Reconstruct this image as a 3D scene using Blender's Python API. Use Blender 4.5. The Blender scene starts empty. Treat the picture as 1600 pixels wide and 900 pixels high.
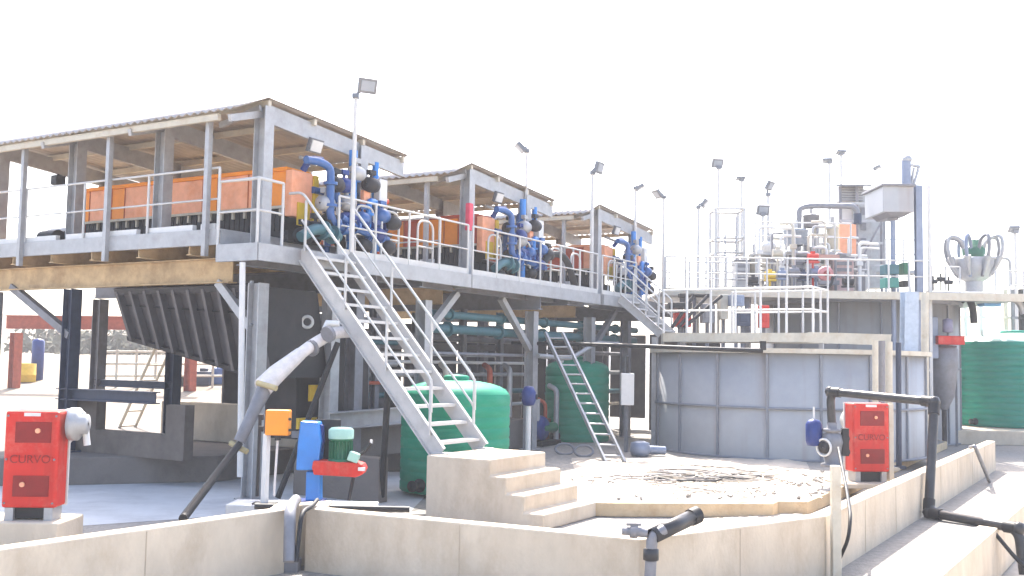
import bpy, bmesh, math, random
from mathutils import Vector, Matrix
random.seed(7)
S = bpy.context.scene
COL = S.collection
V = Vector
PI = math.pi

# ------------------------------------------------------------------ camera
EYE, FPX, PITCH, ROLL = 2.4, 1600.0, math.radians(4.1), math.radians(1.0)
fwd = V((0, math.cos(PITCH), math.sin(PITCH)))
r0 = V((1, 0, 0)); u0 = V((0, -math.sin(PITCH), math.cos(PITCH)))
cr = r0 * math.cos(ROLL) + u0 * math.sin(ROLL)
cu = -r0 * math.sin(ROLL) + u0 * math.cos(ROLL)
cam = bpy.data.cameras.new('camera')
cam.sensor_fit = 'HORIZONTAL'; cam.sensor_width = 36.0
cam.lens = 36.0 * FPX / 1600.0
cam.clip_start = 0.1; cam.clip_end = 3000
co = bpy.data.objects.new('camera', cam); COL.objects.link(co)
M = Matrix((cr, cu, -fwd)).transposed().to_4x4()
M.translation = V((0, 0, EYE))
co.matrix_world = M
S.camera = co

# ------------------------------------------------------------------ light
SUN_DIR = V((-0.10, 0.99, 0)).normalized()
SUN_EL = math.radians(53)
w = bpy.data.worlds.new('World'); S.world = w; w.use_nodes = True
nt = w.node_tree
bg = nt.nodes['Background']
sky = nt.nodes.new('ShaderNodeTexSky'); sky.sky_type = 'NISHITA'; sky.sun_disc = False
sky.sun_elevation = SUN_EL; sky.sun_rotation = math.atan2(SUN_DIR.x, SUN_DIR.y)
sky.air_density = 1.0; sky.dust_density = 8.0; sky.ozone_density = 0.3; sky.altitude = 900
nt.links.new(sky.outputs['Color'], bg.inputs['Color'])
bg.inputs['Strength'].default_value = 0.15
sl = bpy.data.lights.new('sun', 'SUN'); sl.energy = 3.3; sl.angle = math.radians(0.6); sl.color = (1.0, 0.95, 0.87)
so = bpy.data.objects.new('sun', sl); COL.objects.link(so)
sv = V((SUN_DIR.x * math.cos(SUN_EL), SUN_DIR.y * math.cos(SUN_EL), math.sin(SUN_EL)))
so.rotation_euler = sv.to_track_quat('Z', 'Y').to_euler()
S.view_settings.view_transform = 'Standard'; S.view_settings.look = 'None'
S.view_settings.gamma = 1.0; S.view_settings.use_curve_mapping = False
S.view_settings.exposure = 2.2
S.cycles.max_bounces = 8; S.cycles.diffuse_bounces = 4

# ------------------------------------------------------------------ placing helpers
def ray(px, py):
    return cr * ((px - 800) / FPX) + cu * ((450 - py) / FPX) + fwd
def atz(px, py, z):            # point of the horizontal plane z seen at a pixel of the photograph
    d = ray(px, py); t = (z - EYE) / d.z
    return V((0, 0, EYE)) + d * t
def atd(px, py, y):            # point at ground distance y
    d = ray(px, py); t = y / d.y
    return V((0, 0, EYE)) + d * t
c1 = atd(400, 560, 17.5)
A = V((0.5105, 0.8599, 0)); B = V((-0.8599, 0.5105, 0)); Z = V((0, 0, 1))
O1 = V((c1.x, c1.y, 0))
def G(a, b, z): return O1 + A * a + B * b + Z * z
def ab(p):
    q = p - O1; return q.dot(A), q.dot(B)

# ------------------------------------------------------------------ materials
MATS = {}
def mat(name, col, rough=0.6, metal=0.0, var=0.15, scale=6.0, bump=0.0, bscale=40.0, stain=None, sscale=1.2, samt=0.4, coat=0.0, stretch=None, spec=0.3, streak=None, stamt=0.5, stscale=2.5):
    m = bpy.data.materials.new(name); m.use_nodes = True
    n = m.node_tree.nodes; L = m.node_tree.links
    p = n['Principled BSDF']
    p.inputs['Roughness'].default_value = rough; p.inputs['Metallic'].default_value = metal
    p.inputs['Specular IOR Level'].default_value = spec
    if coat: p.inputs['Coat Weight'].default_value = coat
    tc = n.new('ShaderNodeTexCoord')
    src = tc.outputs['Object']
    if stretch:
        mp = n.new('ShaderNodeMapping'); mp.inputs['Scale'].default_value = stretch
        L.new(src, mp.inputs['Vector']); src = mp.outputs['Vector']
    nz = n.new('ShaderNodeTexNoise'); nz.inputs['Scale'].default_value = scale
    nz.inputs['Detail'].default_value = 6; nz.inputs['Roughness'].default_value = 0.65
    L.new(src, nz.inputs['Vector'])
    cr_ = n.new('ShaderNodeValToRGB')
    c = V(col)
    lo = c * (1 - var); hi = c * (1 + var)
    cr_.color_ramp.elements[0].position = 0.3; cr_.color_ramp.elements[1].position = 0.7
    cr_.color_ramp.elements[0].color = (*lo, 1); cr_.color_ramp.elements[1].color = (*[min(1, x) for x in hi], 1)
    L.new(nz.outputs['Fac'], cr_.inputs['Fac'])
    out = cr_.outputs['Color']
    if stain:
        n2 = n.new('ShaderNodeTexNoise'); n2.inputs['Scale'].default_value = sscale; n2.inputs['Detail'].default_value = 8
        n2.inputs['Roughness'].default_value = 0.7
        L.new(src, n2.inputs['Vector'])
        r2 = n.new('ShaderNodeValToRGB'); r2.color_ramp.elements[0].position = 0.5; r2.color_ramp.elements[1].position = 0.72
        r2.color_ramp.elements[1].color = (samt, samt, samt, 1)
        L.new(n2.outputs['Fac'], r2.inputs['Fac'])
        mx = n.new('ShaderNodeMix'); mx.data_type = 'RGBA'
        L.new(r2.outputs['Color'], mx.inputs['Factor']); L.new(out, mx.inputs['A']); mx.inputs['B'].default_value = (*stain, 1)
        out = mx.outputs['Result']
    if streak:
        mp2 = n.new('ShaderNodeMapping'); mp2.inputs['Scale'].default_value = (1, 1, 0.07)
        L.new(tc.outputs['Object'], mp2.inputs['Vector'])
        n4 = n.new('ShaderNodeTexNoise'); n4.inputs['Scale'].default_value = stscale; n4.inputs['Detail'].default_value = 5
        L.new(mp2.outputs['Vector'], n4.inputs['Vector'])
        r4 = n.new('ShaderNodeValToRGB'); r4.color_ramp.elements[0].position = 0.52; r4.color_ramp.elements[1].position = 0.75
        r4.color_ramp.elements[1].color = (stamt, stamt, stamt, 1); L.new(n4.outputs['Fac'], r4.inputs['Fac'])
        mx4 = n.new('ShaderNodeMix'); mx4.data_type = 'RGBA'
        L.new(r4.outputs['Color'], mx4.inputs['Factor']); L.new(out, mx4.inputs['A']); mx4.inputs['B'].default_value = (*streak, 1)
        out = mx4.outputs['Result']
    L.new(out, p.inputs['Base Color'])
    rr = n.new('ShaderNodeMapRange'); rr.inputs['To Min'].default_value = max(0.05, rough - 0.12); rr.inputs['To Max'].default_value = min(1, rough + 0.12)
    L.new(nz.outputs['Fac'], rr.inputs['Value']); L.new(rr.outputs['Result'], p.inputs['Roughness'])
    if bump:
        n3 = n.new('ShaderNodeTexNoise'); n3.inputs['Scale'].default_value = bscale; n3.inputs['Detail'].default_value = 8
        L.new(src, n3.inputs['Vector'])
        b = n.new('ShaderNodeBump'); b.inputs['Strength'].default_value = bump; b.inputs['Distance'].default_value = 0.03
        L.new(n3.outputs['Fac'], b.inputs['Height']); L.new(b.outputs['Normal'], p.inputs['Normal'])
    MATS[name] = m
    return m
SAND = mat('sand', (0.46, 0.40, 0.33), 0.95, var=0.2, scale=1.3, bump=0.6, bscale=14, stain=(0.27, 0.22, 0.17), sscale=0.5, samt=0.5)
GRAVEL = mat('pale_gravel', (0.27, 0.25, 0.225), 0.95, var=0.22, scale=9, bump=0.9, bscale=30, stain=(0.17, 0.15, 0.13), sscale=0.9)
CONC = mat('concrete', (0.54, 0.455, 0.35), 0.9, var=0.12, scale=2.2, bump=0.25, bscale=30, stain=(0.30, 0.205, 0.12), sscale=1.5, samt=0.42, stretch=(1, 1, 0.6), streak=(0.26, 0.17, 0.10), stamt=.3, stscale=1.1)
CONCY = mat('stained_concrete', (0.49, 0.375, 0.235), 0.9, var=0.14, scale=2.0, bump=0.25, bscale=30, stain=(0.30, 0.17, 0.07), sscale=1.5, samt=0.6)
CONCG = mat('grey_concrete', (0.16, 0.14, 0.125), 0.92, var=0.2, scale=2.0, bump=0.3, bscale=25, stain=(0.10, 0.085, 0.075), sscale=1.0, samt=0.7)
CONCW = mat('washed_concrete', (0.46, 0.465, 0.47), 0.7, var=0.12, scale=1.5, bump=0.15, bscale=15, stain=(0.22, 0.22, 0.24), sscale=0.8, samt=0.5)
GALV = mat('galvanised_steel', (0.36, 0.36, 0.365), 0.5, 0.35, var=0.14, scale=5, bump=0.05, stain=(0.24, 0.21, 0.19), sscale=3)
GALVD = mat('weathered_steel', (0.19, 0.19, 0.205), 0.55, 0.3, var=0.16, scale=5, stain=(0.13, 0.095, 0.075), sscale=2.2)
RAIL = mat('rail_paint', (0.50, 0.49, 0.47), 0.5, 0.1, var=0.1, scale=8, stain=(0.30, 0.26, 0.22), sscale=4)
CREAM = mat('cream_paint', (0.47, 0.43, 0.35), 0.6, 0.0, var=0.12, scale=4, stain=(0.36, 0.25, 0.15), sscale=2.4, samt=0.6)
STEELB = mat('blue_grey_steel', (0.20, 0.23, 0.30), 0.5, 0.3, var=0.15, scale=4)
NAVY = mat('navy_steel', (0.035, 0.045, 0.075), 0.5, 0.2, var=0.2)
TANKG = mat('tank_grey', (0.34, 0.345, 0.355), 0.5, 0.1, var=0.09, scale=1.0, bump=0.25, bscale=1.6, stain=(0.27, 0.28, 0.305), sscale=0.7, samt=0.6, streak=(0.25, 0.20, 0.165), stamt=.5, stscale=2.6)
TANKD = mat('tank_seam', (0.19, 0.20, 0.225), 0.55, 0.1, var=0.1)
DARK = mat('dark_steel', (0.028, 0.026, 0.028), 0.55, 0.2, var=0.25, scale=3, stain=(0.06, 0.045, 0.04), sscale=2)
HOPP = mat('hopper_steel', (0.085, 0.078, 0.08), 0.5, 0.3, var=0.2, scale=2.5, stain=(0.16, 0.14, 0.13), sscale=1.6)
BLACK = mat('black_rubber', (0.015, 0.015, 0.017), 0.55, var=0.3)
PIPEK = mat('black_pipe', (0.035, 0.034, 0.036), 0.32, var=0.3)
ORANGE = mat('orange_cover', (0.80, 0.25, 0.012), 0.45, var=0.1, scale=3)
SALMON = mat('faded_orange_cover', (0.80, 0.36, 0.21), 0.5, var=0.14, scale=3, stain=(.66, .2, .05), sscale=2, samt=.6)
REDO = mat('red_orange_cover', (0.45, 0.06, 0.02), 0.45, var=0.12)
YELL = mat('yellow_paint', (0.62, 0.40, 0.03), 0.5, var=0.12)
BLUE = mat('blue_paint', (0.022, 0.085, 0.26), 0.35, var=0.15, coat=0.3)
BLUEL = mat('bright_blue_paint', (0.02, 0.17, 0.50), 0.35, var=0.1, coat=0.3)
BLUED = mat('dark_blue_paint', (0.012, 0.03, 0.15), 0.35, var=0.2)
TEAL = mat('teal_pipe', (0.045, 0.12, 0.14), 0.45, var=0.15)
RED = mat('red_paint', (0.52, 0.028, 0.02), 0.5, var=0.1, scale=3, spec=.2, stain=(0.56, 0.14, 0.10), sscale=2.2, samt=.8, streak=(.22, .02, .015), stamt=.4, stscale=6)
REDD = mat('dark_red_paint', (0.20, 0.006, 0.006), 0.4, var=0.15, scale=6)
GREENT = mat('green_plastic', (0.010, 0.215, 0.125), 0.6, var=0.12, scale=1.5, stain=(.05, .27, .18), sscale=1.2, samt=.7, stretch=(1, 1, 3), spec=.15)
GREEND = mat('deep_green_plastic', (0.002, 0.22, 0.155), 0.6, stain=(.03, .22, .17), sscale=1.2, samt=.7, var=0.15, scale=1.5, stretch=(1, 1, 4), spec=.12)
GREENM = mat('motor_green', (0.02, 0.12, 0.065), 0.4, var=0.15)
GREENP = mat('pale_green_paint_lit_dome', (0.30, 0.48, 0.40), 0.5, var=0.1)
WHITE = mat('white_paint', (0.58, 0.57, 0.55), 0.5, var=0.06)
TAN = mat('tan_with_sand_bounce', (0.44, 0.31, 0.17), 0.75, var=0.25, scale=3, stain=(0.22, 0.13, 0.06), sscale=2, samt=0.7)  # plywood-like tan with bounce light off the sand put into the colour
RUST = mat('rust_red', (0.33, 0.07, 0.035), 0.8, var=0.25)
OBOX = mat('orange_box_plastic', (0.75, 0.26, 0.025), 0.4, var=0.06)
GLASS = mat('lamp_glass', (0.26, 0.28, 0.31), 0.12, var=0.05)
LAMPG = mat('lamp_housing', (0.15, 0.155, 0.17), 0.4, 0.3, var=0.1)
HOSEW = mat('grey_hose', (0.58, 0.54, 0.52), 0.6, var=0.15, scale=10)
SHEET = mat('roof_sheet', (0.40, 0.36, 0.33), 0.5, 0.25, var=0.14, scale=3, stain=(0.27, 0.20, 0.14), sscale=1.4)
LEAF = mat('dry_scrub', (0.135, 0.125, 0.085), 0.9, var=0.35, scale=2)
BARK = mat('bark', (0.12, 0.09, 0.07), 0.9)
HILLM = mat('hill_earth', (0.20, 0.165, 0.125), 0.95, var=0.25, scale=0.15, stain=(0.16, 0.15, 0.11), sscale=0.25, samt=0.8)

# ------------------------------------------------------------------ mesh builder
class MB:
    def __init__(s): s.v = []; s.f = []; s.sm = []
    def add(s, vs, fs, smooth=False):
        k = len(s.v); s.v += [V(x) for x in vs]
        for f in fs: s.f.append([k + i for i in f]); s.sm.append(smooth)
        return s
    def box8(s, p):
        return s.add(p, [(0, 3, 2, 1), (4, 5, 6, 7), (0, 1, 5, 4), (1, 2, 6, 5), (2, 3, 7, 6), (3, 0, 4, 7)])
    def abox(s, a0, a1, b0, b1, z0, z1):
        return s.box8([G(a0, b0, z0), G(a0, b1, z0), G(a1, b1, z0), G(a1, b0, z0), G(a0, b0, z1), G(a0, b1, z1), G(a1, b1, z1), G(a1, b0, z1)])
    def cbox(s, c, x, y, z, ux=None, uy=None, uz=None):       # box centred at c with half axes
        ux = V(ux or (1, 0, 0)); uy = V(uy or (0, 1, 0)); uz = V(uz or (0, 0, 1)); c = V(c)
        q = []
        for k in (-1, 1):
            for i, j in ((-1, -1), (1, -1), (1, 1), (-1, 1)): q.append(c + ux * (x / 2 * i) + uy * (y / 2 * j) + uz * (z / 2 * k))
        return s.box8(q)
    def beam(s, p, q, w_, h, side=None):
        p = V(p); q = V(q); d = (q - p).normalized()
        if side is None: side = d.cross(Z) if abs(d.z) < 0.95 else A.copy()
        side = V(side); side = (side - d * side.dot(d)).normalized(); up = side.cross(d).normalized()
        a = side * (w_ / 2); b = up * (h / 2)
        return s.box8([p - a - b, p + a - b, p + a + b, p - a + b, q - a - b, q + a - b, q + a + b, q - a + b])
    def ibeam(s, p, q, w_, h, t=0.02, side=None):              # h along 'up', flanges w_ wide
        p = V(p); q = V(q); d = (q - p).normalized()
        if side is None: side = d.cross(Z) if abs(d.z) < 0.95 else A.copy()
        side = V(side); side = (side - d * side.dot(d)).normalized(); up = side.cross(d).normalized()
        o = up * (h / 2 - t / 2)
        s.beam(p + o, q + o, w_, t, side); s.beam(p - o, q - o, w_, t, side)
        return s.beam(p, q, t, h - 2 * t, side)
    def channel(s, p, q, w_, h, out, t=0.015):                 # C section, web on the side 'out'
        p = V(p); q = V(q); d = (q - p).normalized(); out = V(out); out = (out - d * out.dot(d)).normalized()
        up = out.cross(d).normalized()
        if up.z < 0: up = -up
        s.beam(p, q, t, h, out)
        for k in (-1, 1):
            o = up * (k * (h / 2 + t / 2)) - out * (w_ / 2 - t / 2)
            s.beam(p + o, q + o, w_, t, out)
        return s
    def tube(s, pts, r, n=8, cap=True):
        pts = [V(x) for x in pts]; m = len(pts)
        rs = r if isinstance(r, (list, tuple)) else [r] * m
        tang = []
        for i in range(m):
            t = V((0, 0, 0))
            if i: t += (pts[i] - pts[i - 1]).normalized()
            if i < m - 1: t += (pts[i + 1] - pts[i]).normalized()
            tang.append(t.normalized())
        t0 = tang[0]; nrm = t0.orthogonal().normalized()
        vs = []
        for i in range(m):
            t = tang[i]; nrm = (nrm - t * nrm.dot(t)).normalized(); bi = t.cross(nrm)
            sc = 1.0
            if 0 < i < m - 1:
                cs = t.dot((pts[i] - pts[i - 1]).normalized()); sc = min(1.4, 1 / max(0.5, cs))
            for k in range(n):
                an = 2 * PI * k / n
                vs.append(pts[i] + (nrm * math.cos(an) + bi * math.sin(an)) * rs[i] * (sc if n > 4 else 1))
        fs = [(i * n + k, i * n + (k + 1) % n, (i + 1) * n + (k + 1) % n, (i + 1) * n + k) for i in range(m - 1) for k in range(n)]
        s.add(vs, fs, True)
        if cap:
            s.add(vs[:n], [tuple(range(n))[::-1]]); s.add(vs[-n:], [tuple(range(n))])
        return s
    def cyl(s, p, q, r, n=16): return s.tube([p, q], r, n)
    def lathe(s, c, prof, n=32, axis=None, a0=0.0, a1=2 * PI, smooth=True):
        c = V(c); ax = V(axis or (0, 0, 1)).normalized()
        e1 = ax.orthogonal().normalized() if axis else V((1, 0, 0)); e2 = ax.cross(e1)
        full = abs(a1 - a0 - 2 * PI) < 1e-6; nn = n if full else n + 1
        vs = []
        for r, z in prof:
            for k in range(nn):
                an = a0 + (a1 - a0) * k / n
                vs.append(c + ax * z + (e1 * math.cos(an) + e2 * math.sin(an)) * r)
        fs = []
        for i in range(len(prof) - 1):
            for k in range(n):
                k2 = (k + 1) % nn
                fs.append((i * nn + k, i * nn + k2, (i + 1) * nn + k2, (i + 1) * nn + k))
        return s.add(vs, fs, smooth)
    def prism(s, poly, d):
        poly = [V(x) for x in poly]; n = len(poly); d = V(d)
        return s.add(poly + [x + d for x in poly], [tuple(range(n))[::-1], tuple(range(n, 2 * n))] + [(i, (i + 1) % n, n + (i + 1) % n, n + i) for i in range(n)])
    def build(s, name, m, parent=None, bevel=0.0, kind=None, loc=None):
        me = bpy.data.meshes.new(name)
        off = V((0, 0, 0))
        if parent is not None:
            p = parent
            while p.parent: p = p.parent
            off = V(p.location)
        elif loc is not None: off = V(loc)
        me.from_pydata([tuple(x - off) for x in s.v], [], s.f); me.validate(); 
        bm = bmesh.new(); bm.from_mesh(me); bmesh.ops.recalc_face_normals(bm, faces=bm.faces); bm.to_mesh(me); bm.free()
        for p_, k in zip(me.polygons, s.sm): p_.use_smooth = k
        me.materials.append(m)
        o = bpy.data.objects.new(name, me); COL.objects.link(o)
        if parent is not None: o.parent = parent
        else: o.location = off
        if bevel:
            b = o.modifiers.new('bevel', 'BEVEL'); b.width = bevel; b.segments = 2; b.limit_method = 'ANGLE'; b.angle_limit = math.radians(40)
        if kind: o['kind'] = kind
        return o
def tag(o, label, cat, group=None):
    o['label'] = label; o['category'] = cat
    if group: o['group'] = group
    return o
def thing(name, label, cat, loc, group=None):
    o = bpy.data.objects.new(name, None); COL.objects.link(o); o.location = V(loc); o.empty_display_size = 0.2
    return tag(o, label, cat, group)
def copy_tree(o, delta=None, parent=None):
    c = o.copy(); COL.objects.link(c)
    if parent is not None: c.parent = parent
    if delta is not None: c.location = V(o.location) + V(delta)
    for ch in list(o.children): copy_tree(ch, None, c)
    return c
def bend(pts, r=0.12, n=5):                                    # round the corners of a polyline
    pts = [V(x) for x in pts]; out = [pts[0]]
    for i in range(1, len(pts) - 1):
        p, c, q = pts[i - 1], pts[i], pts[i + 1]
        d1 = (p - c); d2 = (q - c); rr = min(r, d1.length * .45, d2.length * .45)
        s_ = c + d1.normalized() * rr; e = c + d2.normalized() * rr
        for k in range(n + 1):
            t = k / n; out.append(s_ * (1 - t) ** 2 + c * 2 * t * (1 - t) + e * t * t)
    out.append(pts[-1]); return out
def handrail(parent, path, h=1.1, sp=1.3, r=0.022, m=None, mid=True, skip=(), start=True, end=True, toe=False):
    m = m or RAIL
    path = [V(x) for x in path]
    mb = MB(); mb.tube([p + Z * h for p in path], r, 8)
    if mid: mb.tube([p + Z * h * .52 for p in path], r * .8, 6)
    hr = mb.build('handrail', m, parent)
    if toe:
        tb = MB()
        for p, q in zip(path[:-1], path[1:]): tb.beam(p + Z * .08, q + Z * .08, 0.012, 0.14)
        tb.build('toe_board', m, parent)
    for i, (p, q) in enumerate(zip(path[:-1], path[1:])):
        L = (q - p).length; n = max(1, round(L / sp))
        for k in range(n + 1):
            if k == 0 and i > 0: continue
            if k == 0 and not start: continue
            if k == n and i == len(path) - 2 and not end: continue
            c = p.lerp(q, k / n)
            MB().cyl(c, c + Z * h, r * 1.15, 8).build('post', m, hr)
    return hr

# ------------------------------------------------------------------ the setting
E0 = atz(1482, 893, 0); E1 = atz(1600, 791, 0); ED = (E1 - E0).normalized(); EN = V((ED.y, -ED.x, 0))
mb = MB(); mb.add([V((-1500, -200, -0.75)), V((1500, -200, -0.75)), V((1500, 2500, -0.75)), V((-1500, 2500, -0.75))], [(0, 1, 2, 3)])
mb.build('ground', SAND, kind='structure')
p0 = E0 - ED * 22; p1 = E0 + ED * 900
mb = MB(); mb.prism([p0 + Z * -.74, p1 + Z * -.74, V((-1400, 1200, -.74)), V((-1400, p0.y, -.74))], Z * .74)
mb.build('terrace', GRAVEL, kind='structure')
mb = MB(); mb.prism([p0 + EN * .02 + Z * -.73, p1 + EN * .02 + Z * -.73, p1 - EN * .26 + Z * -.73, p0 - EN * .26 + Z * -.73], Z * .765)
mb.build('kerb', CONC, bevel=0.015, kind='structure')
mb = MB(); mb.prism([p0 - EN * .263, p1 - EN * .263, p1 - EN * .31, p0 - EN * .31], Z * .012); mb.build('kerb_joint', GALVD, kind='structure')

def wall_strip(mb, path, th, z0, z1):
    n = len(path); path = [V((p.x, p.y, 0)) for p in path]; inner = []
    for i in range(n):
        ns = []
        if i: d = (path[i] - path[i - 1]).normalized(); ns.append(V((-d.y, d.x, 0)))
        if i < n - 1: d = (path[i + 1] - path[i]).normalized(); ns.append(V((-d.y, d.x, 0)))
        if len(ns) == 2:
            b = (ns[0] + ns[1]).normalized(); inner.append(path[i] + b * th / max(.4, b.dot(ns[0])))
        else: inner.append(path[i] + ns[0] * th)
    vs = [p + Z * z0 for p in path] + [p + Z * z0 for p in inner] + [p + Z * z1 for p in path] + [p + Z * z1 for p in inner]
    fs = []
    for i in range(n - 1):
        fs += [(i, i + 1, 2 * n + i + 1, 2 * n + i), (n + i + 1, n + i, 3 * n + i, 3 * n + i + 1), (2 * n + i, 2 * n + i + 1, 3 * n + i + 1, 3 * n + i), (i, n + i, n + i + 1, i + 1)]
    fs += [(0, 2 * n, 3 * n, n), (n - 1, 2 * n - 1, 4 * n - 1, 3 * n - 1)]
    return mb.add(vs, fs)
WT = 0.7
L0 = atz(-60, 867, WT); L1 = atz(446, 796, WT); M0 = atz(478, 794, WT); M1 = atz(1000, 843, WT); M2 = atz(1291, 806, WT); R1 = atz(1555, 689, WT)
nb = V((-.03, 1, 0)) * .34
LB = L1 + nb; MBk = M0 + nb; MM = (LB + MBk) / 2
JOINT = mat('joint_filler', (.42, .345, .26), .95)
def bund(name_label, path, far=None):
    mb = MB(); wall_strip(mb, path, .2, -.02, WT)
    o = tag(mb.build('bund_wall', CONC, bevel=.018, loc=V((path[0].x, path[0].y, 0))), name_label, 'wall')
    for p, q in zip(path[:-1], path[1:]):
        d = V((q.x - p.x, q.y - p.y, 0)); L = d.length; d.normalize(); n = int(L / 2.1)
        for k in range(1, n + 1):
            c = V((p.x, p.y, 0)) + d * (L * k / (n + 1)) + V((d.y, -d.x, 0)) * .0; MB().cbox(c + Z * WT * .49,   .010, .008, WT * .95, d, V((-d.y, d.x, 0))).build('joint', JOINT, o)
    return o
bund('low cream concrete bund wall under the left red pump, running to the pipe recess', [L0, L1, LB, MM])
bund('low cream bund wall in front of the concrete steps, between pipe recess and corner post', [MM, MBk, M0, M1, M2 - (M2 - M1).normalized() * .02])
bund('low cream concrete bund wall on the right with the black pipe dropping outside it', [M2, R1])
# slab floor inside the bund on the left, pale bluish grey
mb = MB(); q = [atz(-120, 800, .004), atz(60, 826, .004), atz(440, 800, .004), atz(640, 800, .004), atz(700, 740, .004), atz(380, 730, .004), atz(-200, 730, .004)]
mb.add(q, [tuple(range(len(q)))]); mb.build('bund_floor', CONCW, kind='structure')
# raised sandy slab before the tank
mb = MB(); q = [atz(880, 783, .22), atz(960, 786, .22), atz(1208, 787, .22), atz(1216, 783, .22), atz(1262, 784, .22), atz(1300, 768, .22), atz(1420, 715, .22), atz(1480, 690, .22), V((14, 40, .22)), V((2, 40, .22)), atz(800, 690, .22), atz(850, 735, .22)]
mb.prism([x - Z * .215 for x in q], Z * .215); mb.build('raised_slab', CONCY, bevel=.015, kind='structure')
cen = sum(q, V((0, 0, 0))) / len(q)
mb = MB(); mb.add([cen.lerp(x, .985) + Z * .006 for x in q], [tuple(range(len(q)))]); mb.build('slab_top', GRAVEL, kind='structure')
# sand blown over the slab: a lumpy sheet
mb = MB(); NX, NY = 46, 30; vs = []
for j in range(NY + 1):
    for i in range(NX + 1):
        u = i / NX; v = j / NY
        p = atz(905 + (1285 - 905) * u - 20 * v, 776 - 62 * v - 10 * (1 - abs(2 * u - 1)) * (1 - v) * 0, .225)
        e = min(u, 1 - u, v, 1 - v) * 8; e = min(1, e)
        h = e * (.02 + .035 * random.random() + .03 * math.sin(u * 23) * math.sin(v * 17))
        vs.append(p + Z * (max(0, h) - (0.02 if e == 0 else 0)))
mb.add(vs, [(j * (NX + 1) + i, j * (NX + 1) + i + 1, (j + 1) * (NX + 1) + i + 1, (j + 1) * (NX + 1) + i) for j in range(NY) for i in range(NX)], True)
mb.build('blown_sand', SAND, kind='structure')

mb = MB(); NX, NY = 40, 10; vs = []
for j in range(NY + 1):
    for i in range(NX + 1):
        u = i / NX; v = j / NY; p = atz(1060 + 225 * u, 834 - 12 * u - (22 + 4 * u) * v, .0)
        e = min(1, min(u, 1 - u, v, 1 - v) * 6); vs.append(p + Z * (e * (.02 + .07 * random.random() * (1 - v)) - (.02 if e == 0 else 0)))
mb.add(vs, [(j * (NX + 1) + i, j * (NX + 1) + i + 1, (j + 1) * (NX + 1) + i + 1, (j + 1) * (NX + 1) + i) for j in range(NY) for i in range(NX)], True)
mb.build('loose_sand', SAND, kind='structure')
# far yard rising to a low hill behind on the left
def sm(x, a, b): t = max(0, min(1, (x - a) / (b - a))); return t * t * (3 - 2 * t)
def gz(x, y):
    f = 1 - sm(x, -9.5 - (y - 30) * .12, -2 + (y - 30) * .15)
    h = max(0, min(26, y - 30)) * .085 + max(0, y - 56) * .012
    u = x / 40
    h += sm(y, 80, 112) * (2.6 + 1.0 * math.sin(u * 9 + 1) + .6 * math.sin(u * 23 + 2) + .3 * math.sin(u * 51))
    return h * f - .06
def atg(px, py):
    d = ray(px, py); t = 20.0
    while t < 140:
        p = V((0, 0, EYE)) + d * t
        if p.z <= gz(p.x, p.y): break
        t += .1
    return p
mb = MB(); NX, NY = 60, 60; vs = []
for j in range(NY + 1):
    for i in range(NX + 1):
        y = 29 + 100 * (j / NY) ** 1.3; x = -110 + 150 * i / NX
        vs.append(V((x, y, gz(x, y) + random.uniform(-.04, .04) * (y > 45))))
mb.add(vs, [(j * (NX + 1) + i, j * (NX + 1) + i + 1, (j + 1) * (NX + 1) + i + 1, (j + 1) * (NX + 1) + i) for j in range(NY) for i in range(NX)], True)
mb.build('hill', HILLM, kind='structure')

# scrub bushes: leaf sized faces in a ragged crown on a few stems
def shrub(c, r, label):
    t = thing('scrub_bush', label, 'bush', c, 'scrub bushes at the foot of the far hill')
    mb = MB()
    for k in range(420):
        an = random.uniform(0, 2 * PI); el = math.asin(random.uniform(0, 1)); rr = r * random.uniform(.35, 1.0) * (1 + .3 * math.sin(3 * an + c.x))
        p = c + V((math.cos(an) * math.cos(el) * rr, math.sin(an) * math.cos(el) * rr, .15 + math.sin(el) * rr * .8))
        d1 = V((random.gauss(0, 1), random.gauss(0, 1), random.gauss(0, 1))).normalized(); d2 = d1.orthogonal().normalized(); s_ = r * random.uniform(.05, .12)
        mb.add([p - d1 * s_ - d2 * s_ * .5, p + d1 * s_ - d2 * s_ * .5, p + d1 * s_ + d2 * s_ * .5, p - d1 * s_ + d2 * s_ * .5], [(0, 1, 2, 3)])
    mb.build('crown', LEAF, t)
    mb = MB()
    for k in range(5):
        an = random.uniform(0, 2 * PI); mb.tube([c, c + V((math.cos(an) * r * .3, math.sin(an) * r * .3, r * .4)), c + V((math.cos(an) * r * .6, math.sin(an) * r * .6, r * .7))], [.06 * r, .04 * r, .01 * r], 5)
    mb.build('stem', BARK, t)
for i, (px, y, r) in enumerate([(62, 70, 2.2), (88, 74, 1.8), (118, 66, 2.4), (136, 70, 1.6), (168, 68, 2.0), (190, 72, 2.3), (216, 67, 1.5), (236, 73, 2.0)]):
    y += 8; p = atd(px, 560, y); shrub(V((p.x, p.y, gz(p.x, p.y) - .05)), r, 'grey green dry scrub bush on the far slope behind the left platform legs')

# ------------------------------------------------------------------ the three canopied press platforms
DK, WK = 4.5, 4.25                     # press deck and end walkway heights
PITCHA = 6.45
def corrugated(mb, prof, b0, b1, amp=.022, wl=.19):            # waves run down the slope, profile is (a, z)
    n = int((b1 - b0) / (wl / 6)); m = len(prof); vs = []
    for k in range(n + 1):
        b = b0 + (b1 - b0) * k / n; w_ = amp * math.sin(2 * PI * (b - b0) / wl)
        for a, z in prof: vs.append(G(a, b, z + w_))
    fs = [(k * m + i, k * m + i + 1, (k + 1) * m + i + 1, (k + 1) * m + i) for k in range(n) for i in range(m - 1)]
    return mb.add(vs, fs, True)

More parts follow.
